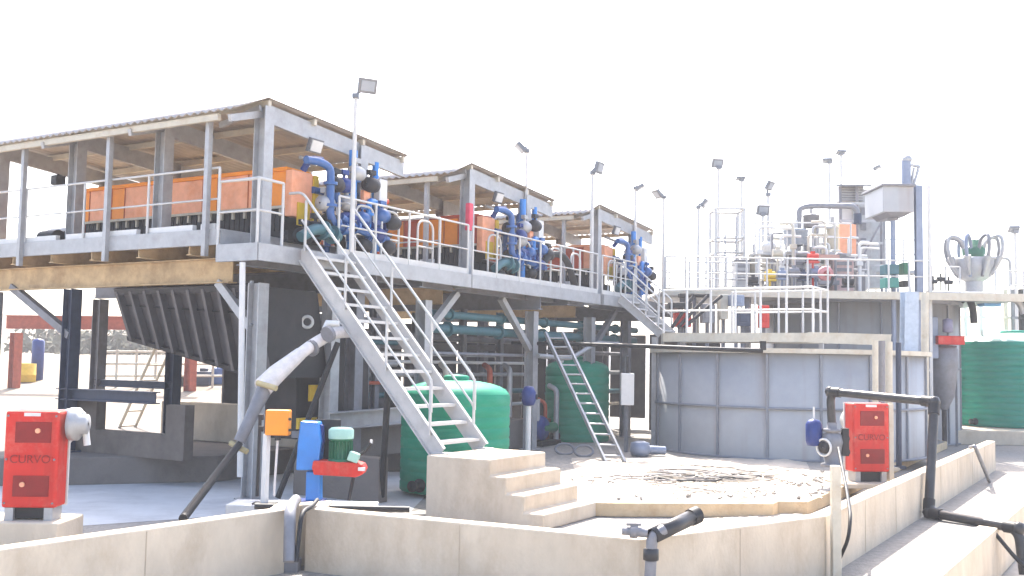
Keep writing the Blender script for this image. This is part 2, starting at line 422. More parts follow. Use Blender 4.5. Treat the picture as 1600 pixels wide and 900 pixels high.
def platform(label):
    t = thing('press_platform', label, 'platform', G(0, 0, 0), 'canopied press platforms standing in a row')
    # deck, edge channels, girders
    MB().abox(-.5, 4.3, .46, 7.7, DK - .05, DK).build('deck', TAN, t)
    mb = MB()
    mb.channel(G(-.52, .46, DK - .07), G(-.52, 7.75, DK - .07), .08, .24, -A); mb.channel(G(-.5, .43, DK - .07), G(4.3, .43, DK - .07), .08, .24, -B)
    mb.channel(G(4.32, .46, DK - .07), G(4.32, 7.7, DK - .07), .08, .24, A)
    mb.build('edge_channel', GALV, t)
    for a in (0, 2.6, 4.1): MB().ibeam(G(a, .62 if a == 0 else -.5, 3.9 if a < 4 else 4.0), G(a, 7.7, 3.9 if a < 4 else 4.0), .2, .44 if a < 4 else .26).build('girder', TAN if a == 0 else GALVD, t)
    MB().ibeam(G(-.5, -.05, 4.05), G(PITCHA - .6, -.05, 4.05), .16, .26).build('girder', GALVD, t)
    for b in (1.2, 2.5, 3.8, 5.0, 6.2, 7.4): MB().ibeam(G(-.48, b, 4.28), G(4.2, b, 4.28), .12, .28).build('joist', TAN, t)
    # white kerb boxes on the deck edge
    for b0, b1 in ((.6, .95), (1.15, 2.3), (2.6, 4.6), (4.9, 7.0)): MB().abox(-.47, -.38, b0, b1, DK + .002, DK + .17).build('toe_board', WHITE, t)
    # main columns above and legs below
    for a in (0, 2.6):
        for b in (0, 2.5, 5.0, 7.5):
            z1 = 6.72 - .075 * a
            mb = MB(); mb.ibeam(G(a, b, (WK if b == 0 else DK) + .002), G(a, b, z1), .22, .26, side=A)
            if b == 0: mb.cbox(G(a, b, (WK if b == 0 else DK) + .02), .36, .36, .03, A, B)
            mb.build('column', GALV, t)
    # side beams and rafters
    for b in (0, 2.5, 5.0, 7.5):
        MB().channel(G(0.12, b - .02, 6.62), G(4.0, b - .02, 6.32), .09, .28, -B, .02).build('rafter', GALV, t)
        MB().beam(G(-.02, b + .05, 6.6), G(-.75, b + .05, 6.38), .08, .12).build('rafter', GALV, t)
    for a, z in ((-.7, 6.44), (.02, 6.78), (1.2, 6.70), (2.6, 6.6), (3.9, 6.5)):
        MB().beam(G(a, -.1 if a > -.1 else .35, z), G(a, 7.75, z), .07, .11).build('purlin', CREAM, t)
    MB().beam(G(-.12, -.02, 6.68), G(-.16, .9, 6.46), .06, .1).build('purlin', GALV, t)
    mb = MB(); corrugated(mb, [(-.8, 6.53), (-.05, 6.87), (4.05, 6.6)], -.14, 7.85)
    o = mb.build('roof', SHEET, t); sd = o.modifiers.new('thick', 'SOLIDIFY'); sd.thickness = .006
    # thin posts on the outer deck edge
    for b in (.72, 3.3, 5.85): MB().cbox(G(-.57, b, (4.1 + 6.42) / 2), .09, .09, 2.32, A, B).build('post', GALV, t)
    # end walkway
    MB().abox(-.6, PITCHA - .62, -.55, .42, WK - .035, WK).build('walkway_grating', GALVD, t)
    mb = MB(); mb.channel(G(-.6, -.56, WK - .12), G(PITCHA - .63, -.56, WK - .12), .08, .26, -B); mb.channel(G(-.61, -.55, WK - .12), G(-.61, .4, WK - .12), .08, .26, -A)
    mb.build('edge_channel', GALV, t)
    # flood lamps under the rafters, light boxes and signs
    for c in (G(1.25, -.05, 6.28), ):
        l = MB().cbox(c, .34, .07, .26, A, (-B * .94 + Z * -.34), (Z * .94 - B * .34)).build('canopy_lamp', LAMPG, t)
        MB().cbox(c - B * .045 - Z * .016, .28, .02, .2, A, (-B * .94 + Z * -.34), (Z * .94 - B * .34)).build('lens', WHITE, l)
    return t
plat = platform('first canopied steel press platform, nearest the left edge, over the ribbed hopper')
# side guard rail on the long outer edge and the end rail
def side_rails(t):
    handrail(t, [G(-.5, 7.6, DK), G(-.5, .5, DK)], 1.12, 1.75)
def hopper(label, long=True):
    t = thing('cake_hopper', label, 'hopper', G(.1, 2, 2))
    b0, b1 = .12, 3.75
    tl, tr, bl, br = G(.12, b1, 3.62), G(.12, b0, 3.62), G(.42, b1 - .02, 2.74), G(.42, b0 - .05, 2.04)
    mb = MB(); mb.prism([tl, tr, br, bl], A * 1.5); mb.build('hopper_body', HOPP, t)
    nrm = (tr - tl).cross(bl - tl).normalized()
    if nrm.dot(A) > 0: nrm = -nrm
    for k in range(10):
        u = (k + .15) / 9.4
        p, q = tl.lerp(tr, u), bl.lerp(br, u)
        MB().beam(p + nrm * .055, q + nrm * .075 + (br - bl).normalized() * .12, .07, .14, (tr - tl).normalized()).build('rib', HOPP, t)
    mb = MB()
    mb.beam(tl + nrm * .06, tr + nrm * .06, .1, .12, nrm); mb.beam(bl + nrm * .05, br + nrm * .05, .08, .08, nrm)
    m1, m2 = tl.lerp(bl, .3), tr.lerp(br, .3); mb.beam(m1 + nrm * .012, m2 + nrm * .012, .03, .03, nrm)
    mb.build('rim', DARK, t)
    MB().prism([tr - B * .012 + A * .01, tr - B * .012 + A * 1.49, br - B * .012 + A * 1.49, br - B * .012 + A * .01], -B * .01).build('end_plate', DARK, t)  # dark plate added to blacken the end face that bounce light brightened
    for k in range(7): MB().beam(G(.14, .3 + k * .55, 3.6), G(.14, .3 + k * .55, 3.72), .06, .04).build('hanger', GALV, t)
    MB().abox(.2, .26, b0, b1, 3.62, 3.69).build('hopper_top', DARK, t)
    return t
hop = hopper('dark ribbed cake hopper under the first platform, fully seen at left')

# legs, braces under each platform (different per platform)
def leg_set(t, legs, braces=(), m=GALV):
    for a, b, z0, mm in legs:
        mb = MB(); mb.ibeam(G(a, b, z0), G(a, b, 3.66), .24, .26, .022, side=A); mb.cbox(G(a, b, z0 + .015), .4, .4, .03, A, B)
        mb.build('leg', mm, t)
    for p, q, mm in braces: MB().beam(G(*p), G(*q), .14, .14).build('brace', mm, t)
p2 = copy_tree(plat, A * PITCHA); p2['label'] = 'second canopied press platform, middle of the row, with the red box on its column'
p3 = copy_tree(plat, A * PITCHA * 2.03); p3['label'] = 'third canopied steel press platform, last in the row before the grey tank'
side_rails(plat)
leg_set(plat, [(0, 0, 0, GALV), (0, 4.95, .5, NAVY), (0, 7.5, .3, GALVD), (2.6, 7.5, .5, GALVD), (2.6, 5.0, .5, NAVY), (2.6, 0, .3, GALVD), (1.9, 0, .3, GALV)],
        [((0, 6.9, 3.75), (0, 4.95, 2.75), GALVD), ((.0, .95, 3.7), (0, .12, 2.9), GALV), ((2.6, 4.2, 3.7), (2.6, 5, 3.0), GALVD)])
b = MB().ibeam(G(0, 2.45, 1.62), G(0, 5.2, 1.62), .2, .22).build('tie_beam', NAVY, plat)
MB().ibeam(G(2.6, 5, 1.75), G(2.6, 7.5, 1.75), .16, .16).build('tie_beam', NAVY, plat)
leg_set(p2, [(4.86, 0, .22, GALV), (9.5, 0, .22, GALV), (9.5, 3.5, .22, GALVD), (7.2, 3.0, .22, GALVD)],
        [((6.1, 0, 3.9), (4.95, 0, 2.95), GALV), ((8.0, 0, 3.9), (9.4, 0, 2.7), GALV)])
leg_set(p3, [(12.76, 0, .22, GALV), (15.2, 0, .22, GALVD), (12.76, 3.5, .22, GALVD)], [((14.2, -.1, 3.9), (12.9, -.1, 2.9), GALVD)])
# end guard rails, facing us
handrail(plat, [G(-.58, .4, WK), G(-.58, -.5, WK), G(0.0, -.5, WK)], 1.1, .9)
handrail(plat, [G(1.45, -.5, WK), G(3.6, -.5, WK), G(5.75, -.5, WK)], 1.1, 1.05, toe=True)
handrail(p2, [G(5.95, -.5, WK), G(9.0, -.5, WK), G(12.2, -.5, WK)], 1.1, 1.05, toe=True)
handrail(p3, [G(12.5, -.5, WK), G(14.8, -.5, WK)], 1.1, .8, toe=True)
handrail(p2, [G(5.95, .4, DK), G(5.95, 7.5, DK)], 1.1, 1.7); handrail(p3, [G(12.5, .4, DK), G(12.5, 7.5, DK)], 1.1, 1.7)
# side loop rails (rounded) beside the presses
def loop_rail(parent, a, b, z, w_=.55, h=1.05):
    pts = bend([G(a, b, z), G(a, b, z + h), G(a + w_, b, z + h), G(a + w_, b, z)], .22, 6)
    mb = MB(); mb.tube(pts, .024, 8); mb.tube([G(a, b, z + .5), G(a + w_, b, z + .5)], .02, 6); return mb.build('loop_rail', RAIL, parent)
for par, lst in ((plat, ((2.1, -.35), (2.9, -.35), (4.3, -.2))), (p2, ((6.9, -.3), (8.2, -.35), (9.9, -.3), (11.2, -.2))), (p3, ((13.3, -.3), (14.1, -.2)))):
    for a, b in lst: loop_rail(par, a, b, WK)
tag(MB().cbox(G(6.3, -.16, 5.62), .16, .12, .62, A, B).build('extinguisher_box', mat('pink_red', (.55, .05, .09), .4), bevel=.02, loc=G(6.3, -.16, 5.3)), 'pinkish red extinguisher box fixed on the second platform corner column', 'box')

tag(MB().tube(bend([G(9.2, -.3, WK + .1), G(9.6, -.35, WK + .85), G(10.6, -.35, WK + .95), G(11.3, -.3, WK + .1)], .6, 8), .09, 10).build('arched_hose', BLACK, loc=G(9.2, -.3, WK)), 'thick black hose arching over the walkway between the second and third presses', 'hose')
# ------------------------------------------------------------------ filter presses with blue pipework
RUSTO = mat('dull_orange_strap', (.40, .10, .02), .6)
def press(label):
    t = thing('filter_press', label, 'filter press', G(1.2, 0, DK), 'orange covered filter presses under the canopies')
    z0, z1 = 5.16, 5.82; o = .3; x0, x1 = .92, 1.55
    seg = [(.02, .55, ORANGE), (.55, .95, SALMON), (.95, 1.75, SALMON), (1.75, 2.15, ORANGE), (2.15, 3.05, SALMON), (3.05, 3.5, ORANGE), (3.5, 4.4, SALMON), (4.4, 4.8, ORANGE), (4.8, 5.5, SALMON), (5.5, 5.8, ORANGE)]
    for b0, b1, m in seg:
        for a in (x0, x1 - .05): MB().abox(a, a + .05, o + b0 + .004, o + b1 - .004, z0, z1 - .03).build('side_cover', m, t, bevel=.012)
    for k in (.55, .95, 1.75, 2.15, 3.05, 3.5, 4.4, 4.8, 5.5): MB().abox(x0 - .012, x0 - .002, o + k - .012, o + k + .012, z0 - .02, z1 - .03).build('cover_strap', RUSTO, t)
    MB().abox(x0 - .03, x0 + .01, o, o + 5.85, z0 - .05, z0 - .002).build('cover_rail', CREAM, t)
    MB().abox(x0 - .02, x1 + .02, o, o + 5.85, z1 - .028, z1 + .05).build('top_cover', ORANGE, t, bevel=.015)
    mb = MB()
    for k in range(44): mb.abox(x0 + .08, x1 - .08, o + .1 + k * .128, o + .1 + k * .128 + .1, DK + .2, z0 + .3)
    mb.build('plate_pack', DARK, t)
    for k in range(18): MB().abox(x0 + .03, x0 + .075, o + .15 + k * .3, o + .2 + k * .3, 4.98, 5.15).build('plate_handle', CREAM, t)
    MB().abox(x0 + .02, x1 - .02, o - .05, o + 5.9, DK + .002, DK + .2).build('bed_frame', BLACK, t)
    MB().abox(x0 - .04, x1 - .12, o - .17, o - .001, DK + .45, z1 - .02).build('end_head', SALMON, t, bevel=.02)
    MB().abox(x1 - .118, x1 + .02, o - .2, o - .002, DK + .35, z1 - .04).build('end_plate', YELL, t, bevel=.015)
    MB().abox(x0 + .1, x1 - .2, o - .19, o - .172, DK + .3, DK + .72).build('name_plate', YELL, t)
    MB().abox(x0, x1, o + 5.9, o + 6.1, DK + .1, z1).build('end_head', REDO, t)
    for k, a in enumerate((1.0, 1.45)): MB().cyl(G(a, o + 6.1, DK + .5), G(a, o + 6.9, DK + .5), .09).build('ram', GALV, t)
    return t
pr = press('long orange covered filter press on the first platform, nearest on the left')
def flange(mb, c, ax, r): return mb.cyl(V(c) - V(ax) * .025, V(c) + V(ax) * .025, r, 14)
def manifold(label):
    t = thing('pipe_manifold', label, 'pipework', G(2.2, -.1, DK), 'blue pipe manifolds at the ends of the presses')
    b = -.1
    def pipe(pts, r, m, fl=True):
        pts = [G(p[0] - .45, p[1], p[2]) for p in pts]
        o = MB().tube(bend(pts, r * 2.4), r, 12).build('pipe', m, t)
        if fl:
            for i, (p, q) in enumerate(zip(pts[:-1], pts[1:])):
                if (q - p).length > .5:
                    for u in (.3, .72): flange(MB(), p.lerp(q, u), (q - p).normalized(), r * 1.75).build('flange', m, o)
    pipe([(1.15, -.35, 5.9), (1.5, -.38, 5.92), (1.75, -.4, 5.85), (1.78, -.4, 4.9), (2.3, -.38, 4.75)], .075, BLUE)
    pipe([(1.3, -.15, 5.75), (1.3, -.3, 5.95), (1.62, -.3, 5.98)], .06, BLUED, False)
    pipe([(2.62, -.2, WK + .05), (2.62, -.2, 6.35)], .085, BLUEL)
    pipe([(2.3, -.1, 5.72), (2.62, -.1, 5.72)], .075, BLUED)
    pipe([(2.95, .1, WK + .1), (2.95, .1, 6.05), (3.3, .1, 6.05)], .08, BLUE)
    pipe([(3.55, .0, WK + .1), (3.55, .0, 6.3)], .07, BLUEL)
    pipe([(2.1, -.25, 5.62), (2.1, -.25, 5.3), (2.55, -.22, 5.15), (2.55, -.22, 4.6)], .07, BLUE)
    pipe([(2.0, -.3, 4.6), (2.2, -.3, 5.05), (2.62, -.3, 5.05), (3.2, -.25, 4.85)], .09, BLUED)
    pipe([(1.0, -.42, 4.5), (1.4, -.42, 4.72), (2.0, -.42, 4.6)], .1, TEAL)
    pipe([(3.1, -.2, 4.6), (3.1, -.2, 5.0), (3.8, -.1, 5.0)], .08, BLUED)
    pipe([(2.45, .25, WK + .05), (2.45, .25, 5.5), (2.8, .25, 5.5)], .06, BLUE)
    pipe([(3.0, -.3, 4.45), (3.0, -.3, 5.45), (3.4, -.2, 5.45), (3.4, -.2, 4.5)], .06, BLUEL)
    pipe([(1.85, .1, 5.5), (2.3, .1, 5.5), (2.3, .1, 4.5)], .065, BLUE)
    pipe([(2.1, -.38, 5.0), (2.7, -.38, 4.8), (3.6, -.3, 4.75)], .07, BLUE)
    pipe([(1.7, .3, 6.1), (3.3, .3, 6.0)], .04, GALV, False)
    pipe([(3.8, .1, 4.4), (3.8, .1, 5.6), (4.1, .1, 5.6)], .05, REDO, False)
    for a, z, m in ((3.4, 5.2, BLUE), (2.6, 5.9, GALV), (3.05, 5.75, DARK), (1.75, 5.2, GALV), (3.75, 5.1, DARK), (2.02, 5.6, DARK), (2.35, 5.3, GALV), (2.25, 5.62, BLUED), (2.8, 5.05, BLUE), (2.45, 4.86, DARK), (3.3, 4.8, BLUED), (1.5, 4.7, BLACK), (1.9, 4.9, BLACK), (1.2, 4.55, BLACK), (2.85, 4.55, BLACK), (3.6, 4.6, DARK)):
        v = MB(); a -= .45; c = G(a, -.3, z); v.lathe(c, [(.02, -.15), (.13, -.14), (.15, -.03), (.15, .03), (.13, .14), (.02, .15)], 14, axis=A); v.cyl(c, c + Z * .2, .03, 8); v.cbox(c + Z * .24, .18, .1, .09, A, B)
        v.build('valve', m, t)
    MB().abox(2.5, 2.7, -.22, -.1, 4.95, 5.65).build('control_box', SALMON, t, bevel=.015)
    MB().abox(3.0, 3.25, -.2, -.05, 5.4, 5.95).build('control_box', WHITE, t, bevel=.015)
    for a0 in (1.3, 2.5):
        MB().cyl(G(a0, .35, DK + .16), G(a0 + .5, .35, DK + .16), .15).build('pump_motor', BLACK, t)
    return t
mf = manifold('blue pipe manifold with valves at the first press, behind the tall flood light pole')
for k, o1, o2 in ((1, 'middle', 'second'), (2.03, 'last', 'third')):
    q = copy_tree(pr, A * PITCHA * k); q['label'] = f'orange covered filter press on the {o2} platform, {o1} of the row of presses'
    for ch in q.children:
        if ch.name.startswith(('side_cover', 'top_cover')):
            ch.data = ch.data.copy(); m_ = ch.data.materials[0].name
            ch.data.materials[0] = ({'orange_cover': REDO, 'faded_orange_cover': ORANGE} if k == 1 else {'orange_cover': SALMON, 'faded_orange_cover': REDO}).get(m_, SALMON)
    q = copy_tree(mf, A * PITCHA * k); q['label'] = f'blue pipe manifold with valves at the {o2} press, {o1} in the row'
    for i_, ch in enumerate(list(q.children)):
        if (i_ * 7 + int(k)) % (6 if k == 1 else 4) == 0 and not ch.children: bpy.data.objects.remove(ch)
        elif ch.name.startswith('valve') and i_ % 2: ch.location = A * random.uniform(-.2, .2) + Z * random.uniform(-.25, .2)

# ------------------------------------------------------------------ concrete steps and steel stairs
K = atz(668, 711, .95); ka, kb = ab(K)
mb = MB(); bx = kb; W = 1.72; T = .285
lens = 1.12
prof = [(kb + .02, 0), (kb + .02, .95), (kb - lens, .95)]
bb = kb - lens
for i in range(3):
    z = .95 - .24 * (i + 1)
    prof += [(bb, z), (bb - T - .02 * i, z)]; bb -= T + .02 * i
prof += [(bb, 0)]
mb.prism([G(ka, b, z) for b, z in prof], A * W)
tag(mb.build('concrete_steps', CONC, bevel=.025, loc=G(ka, kb, 0)), 'cream concrete block of four steps that carries the foot of the steel staircase', 'steps')

STAIRM = mat('pale_galvanised_steel', (0.47, 0.455, 0.44), 0.5, 0.2, var=0.14, scale=5, stain=(0.33, 0.28, 0.23), sscale=2.5)
def stair(name, label, foot, dirn, side, width, z0, z1, run, n, group=None, sw=.2, rails=True):
    t = thing(name, label, 'staircase', foot, group)
    f = V((foot.x, foot.y, 0)); up = dirn * run + Z * (z1 - z0)
    for s_ in (0, width):
        p = f + side * s_ + Z * z0; q = p + up
        n_ = up.normalized(); mb = MB()
        out = -side if s_ == 0 else side
        nn = side.cross(n_); nn = nn if nn.z > 0 else -nn
        mb.beam(p - nn * .0, q, .014, sw, side)
        for k in (-1, 1): mb.beam(p + nn * (k * (sw / 2 + .008)) + out * .028, q + nn * (k * (sw / 2 + .008)) + out * .028, .07, .014, side)
        mb.cbox(p + Z * .012 - dirn * .06, .16, .3, .024, side, dirn)
        mb.build('stringer', STAIRM, t)
    for k in range(n):
        u = (k + .6) / n; c = f + side * (width / 2) + Z * (z0 + (z1 - z0) * u) + dirn * run * u
        mb = MB(); mb.cbox(c, width - .02, .24, .025, side, dirn)
        mb.cbox(c - dirn * .115 - Z * .012, width - .02, .012, .05, side, dirn)
        mb.build('tread', RAIL, t)
    if rails:
        for s_ in (-.03, width + .03):
            o = f + side * s_ + Z * z0
            mb = MB()
            lo = o + up * .055; hi = o + up
            mb.tube(bend([lo + Z * .45, lo + Z * .95, hi + Z * 1.0, hi + dirn * .3 + Z * 1.0], .12), .023, 8)
            mb.tube(bend([lo + Z * .45, lo + up * .02 + Z * .5, hi + Z * .52], .1), .019, 6)
            hr = mb.build('handrail', RAIL, t)
            for u in (.06, .36, .66, .97): MB().cyl(o + up * u + Z * .08, o + up * u + Z * .95, .024, 8).build('post', RAIL, hr)
    return t
foot = G(ka + .3, kb - .02, 0)
sa, sb = ab(foot)
stair('steel_staircase', 'long galvanised steel staircase rising from the concrete block to the first walkway', foot + Z * .95, B, A, 1.2, .95, WK, (-.58 - sb), 12, 'steel staircases', sw=.25)
ft = G(13.45, -.6 - 1.25, 0)
stair('steel_staircase', 'short steel staircase dropping from the third walkway to the tank platform', ft + Z * 3.22, B, A, .9, 3.22, WK - .02, 1.25, 5, 'steel staircases', sw=.2)

# leaning ladder
lt = atd(852, 520, 25.4); lb = atz(946, 722, .23); ls = A * .42 + V((.3, -.1, 0)); ls = V((1, -.12, 0)) * .42
t = thing('leaning_ladder', 'grey steel ladder leaning on the second platform leg', 'ladder', lb)
for s_ in (0, 1): MB().beam(lb + ls * s_, lt + ls * s_, .05, .09).build('stile', GALV, t)
for k in range(13):
    p = lb.lerp(lt, (k + .6) / 13.2); MB().cyl(p, p + ls, .022, 6).build('rung', GALV, t)

# ------------------------------------------------------------------ grey tanks
def grey_tank(label, c, R, z0, z1, mids, nrib, ph, rimm):
    t = thing('grey_tank', label, 'tank', c + Z * z0, 'big grey steel tanks')
    c = V((c.x, c.y, 0))
    MB().lathe(c, [(R, z0), (R, z1), (R - .06, z1), (R - .06, z1 - .4), (0.01, z1 - .4)], 72).build('shell', TANKG, t)
    for z in mids: MB().lathe(c, [(R, z - .03), (R + .05, z - .03), (R + .05, z + .03), (R, z + .03)], 72).build('stiffener_ring', TANKD, t)
    MB().lathe(c, [(R + .01, z1 - .1), (R + .12, z1 - .1), (R + .12, z1 + .01), (R - .08, z1 + .01)], 72, smooth=False).build('rim', rimm, t)
    MB().lathe(c, [(R, z0 + .005), (R + .1, z0 + .005), (R + .1, z0 + .05), (R, z0 + .05)], 72).build('base_ring', TANKD, t)
    for k in range(nrib):
        an = ph + 2 * PI * k / nrib; e = V((math.cos(an), math.sin(an), 0))
        MB().cbox(c + e * (R + .022) + Z * (z0 + z1 - .1) / 2, .05, .055, z1 - z0 - .16, e, V((-e.y, e.x, 0))).build('rib', TANKD, t)
    return t
tn = atz(1245, 721, .22); tdir = V((tn.x, tn.y, 0)).normalized()
TR = 3.45; TC = V((tn.x, tn.y, 0)) + tdir * TR
tc_px = atd(1228, 560, TC.y); TC.x = tc_px.x
gt = grey_tank('low wide grey steel tank behind the sandy slab, with one mid ring', TC, TR, .22, 2.8, (1.42,), 18, math.radians(-92), CREAM)
UC = atd(1340, 560, 35); UC.z = 0
gt2 = grey_tank('taller grey steel tank behind the low tank, under the raised walkway', UC, 3.2, 0, 4.55, (2.4,), 16, math.radians(-96), TANKD)

# platform over the low tank's rim, with rails
a_, b_ = atz(1036, 521, 3.2), atz(1270, 521, 3.2)
tp = thing('tank_platform', 'cream railed platform standing over the rim of the low grey tank', 'platform', V((a_.x, a_.y, 3.2)))
dd = (b_ - a_).normalized(); dn = V((-dd.y, dd.x, 0))
MB().prism([a_ + dn * .06 - Z * .05, b_ + dn * .06 - Z * .05, b_ + dn * 1.3 - Z * .05, a_ + dn * 1.3 - Z * .05], Z * .05).build('grating', GALVD, tp)
MB().channel(a_ - Z * .1, b_ - Z * .1, .08, .2, -dn).build('edge_channel', CREAM, tp)
MB().channel(a_ + dn * 1.36 - Z * .1, b_ + dn * 1.36 - Z * .1, .08, .2, dn).build('edge_channel', CREAM, tp)
handrail(tp, [a_ + dn * .03, b_ + dn * .03], 1.13, .62, r=.028, m=WHITE); handrail(tp, [a_ + dn * 1.3 + dd * 1.4, b_ + dn * 1.3], 1.13, .6, r=.026); handrail(tp, [b_ + dn * .05, b_ + dn * 1.28], 1.13, .6, r=.026, start=False, end=False)
for u in (.03, .5, .98):
    p = a_.lerp(b_, u) + dn * 1.0; MB().beam(V((p.x, p.y, 2.2 if u > .1 else .22)), p - Z * .2, .1, .1).build('leg', GALV, tp)
c = a_ + dn * .1; MB().beam(V((c.x - .25, c.y, .22)), V((c.x - .25, c.y, 3.1)), .13, .13).build('leg', GALV, tp)
# long cream launder beam along the low tank's rim and the black pipe below the platform
q0, q1 = atd(1262, 527, 24.6), atd(1392, 531, 23.6)
tag(MB().channel(q0, q1, .12, .22, V((0, -1, 0))).build('launder_beam', CREAM, loc=q0), 'cream beam along the right half of the low grey tank rim', 'beam')
tag(MB().tube(bend([atd(800, 536, 26), atd(905, 538, 25.2), atd(1010, 541, 23.9), atd(1100, 545, 22.9), atd(1192, 548, 22.8)], .2), .05, 8).build('black_pipe', BLACK, loc=atd(900, 538, 25)), 'thin black pipe strung below the cream tank platform', 'pipe')
tag(MB().cbox(atd(1192, 540, 22.8), .12, .12, .2).build('pipe_bracket', BLACK, loc=atd(1192, 540, 22.8)), 'small black bracket at the end of the pipe below the tank platform', 'bracket')
# walkway across the taller tank top, running off to the right
g0, g1 = atd(1040, 450, 30.5), atd(1640, 462, 30.5)
g0.z = g1.z = 4.62
wk = thing('raised_walkway', 'pale raised walkway across the taller grey tank, running out of the picture at right', 'walkway', V((g0.x, g0.y, 4.6)))
gd = (g1 - g0).normalized(); gn = V((-gd.y, gd.x, 0))
MB().prism([g0 + gn * .05 - Z * .05, g1 + gn * .05 - Z * .05, g1 + gn * 6 - Z * .05, g0 + gn * 6 - Z * .05], Z * .05).build('grating', GALVD, wk)
MB().channel(g0 - Z * .06, g1 - Z * .06, .08, .2, -gn).build('edge_channel', CREAM, wk)
handrail(wk, [g0 + gn * .04, g0 + gn * .04 + gd * 7.9], 1.0, .6, r=.026); handrail(wk, [g0 + gn * 2.6 + gd * .4, g0 + gn * 2.6 + gd * 4.2], 1.1, .7, r=.026); handrail(wk, [g0 + gn * 5.8, g0 + gn * 5.8 + gd * 8], 1.1, 1.0, r=.022)
for u in (.05, .22, .4, .97):
    for o_ in (.3, 5.7):
        p = g0.lerp(g1, u) + gn * o_
        if u in (.4,) : continue
        MB().beam(V((p.x, p.y, 0)), p - Z * .1, .16, .16).build('leg', GALVD, wk)

# ------------------------------------------------------------------ plastic tanks
def green_tank(label, c, R, z0, z1, m, rings=9, dome=.25, top=None):
    t = thing('plastic_tank', label, 'tank', V((c.x, c.y, z0)), 'green plastic water tanks')
    c = V((c.x, c.y, 0)); H = z1 - z0 - dome; pr_ = [(R * .97, z0)]
    for k in range(rings):
        u0 = z0 + H * k / rings; h = H / rings
        pr_ += [(R, u0 + h * .12), (R, u0 + h * .8), (R * .988, u0 + h * .9), (R * .988, u0 + h)]
    MB().lathe(c, pr_, 56).build('tank_wall', m, t)
    pd = [(R * .982, z1 - dome)] + [(R * math.cos(x) * .97, z1 - dome + dome * math.sin(x)) for x in (0.1, .35, .6, .85, 1.1, 1.35)] + [(.02, z1)]
    MB().lathe(c, pd, 56).build('domed_top', top or m, t)
    v_ = V((-c.x, -c.y, 0)).normalized(); v_ = V((v_.x * .8 + v_.y * .6, v_.y * .8 - v_.x * .6, 0)); sd_ = V((-v_.y, v_.x, 0))
    MB().lathe(c + v_ * (R - .01) + Z * (z0 + .16), [(.12, 0), (.12, .04), (.06, .05), (.06, .2), (.1, .21), (.1, .24), (.01, .25)], 16, axis=v_).build('outlet', BLACK, t)
    MB().cyl(c + v_ * (R * .8) + Z * (z1 - dome * .7), c + v_ * (R * .8) + Z * (z1 + .05), .05).build('inlet_pipe', WHITE, t)
    l = MB().lathe(c + Z * z1, [(R * .22, -.06), (R * .24, .05), (R * .2, .08), (.01, .1)], 24).build('lid', m if top is None else m, t)
    return t
gc = atz(713, 772, .1); gc = V((gc.x, gc.y + .95, 0)); gc.x = atd(713, 600, gc.y).x
green_tank('bright green plastic tank between the steel staircase and the concrete steps', gc, .99, .06, 2.05, GREENT)
gc2 = atd(902, 600, 29); green_tank('dark green plastic tank in the shade behind the leaning ladder', gc2, .9, .22, 2.5, GREENT)
gc3 = atd(1588, 600, 36.5); green_tank('huge deep green plastic tank standing on a concrete plinth at the right edge', gc3, 2.15, .45, 3.72, GREEND, rings=14, dome=.35, top=GREENP)  # dome top paler than the wall: sunlight painted into its colour
m0 = atd(1455, 600, 33.2); MB_ = MB().prism([V((m0.x, 33.0, 0)), V((m0.x + 10, 33.0, 0)), V((m0.x + 10, 40, 0)), V((m0.x, 40, 0))], Z * .44)
tag(MB_.build('tank_plinth', CONC, bevel=.02, loc=V((m0.x, 33, 0))), 'long low concrete plinth under the huge green tank', 'plinth')
mb = MB().prism([V((m0.x - 1.0, 28.2, 0)), V((m0.x + 9, 27.2, 0)), V((m0.x + 9, 27.5, 0)), V((m0.x - 1.0, 28.5, 0))], Z * .42)

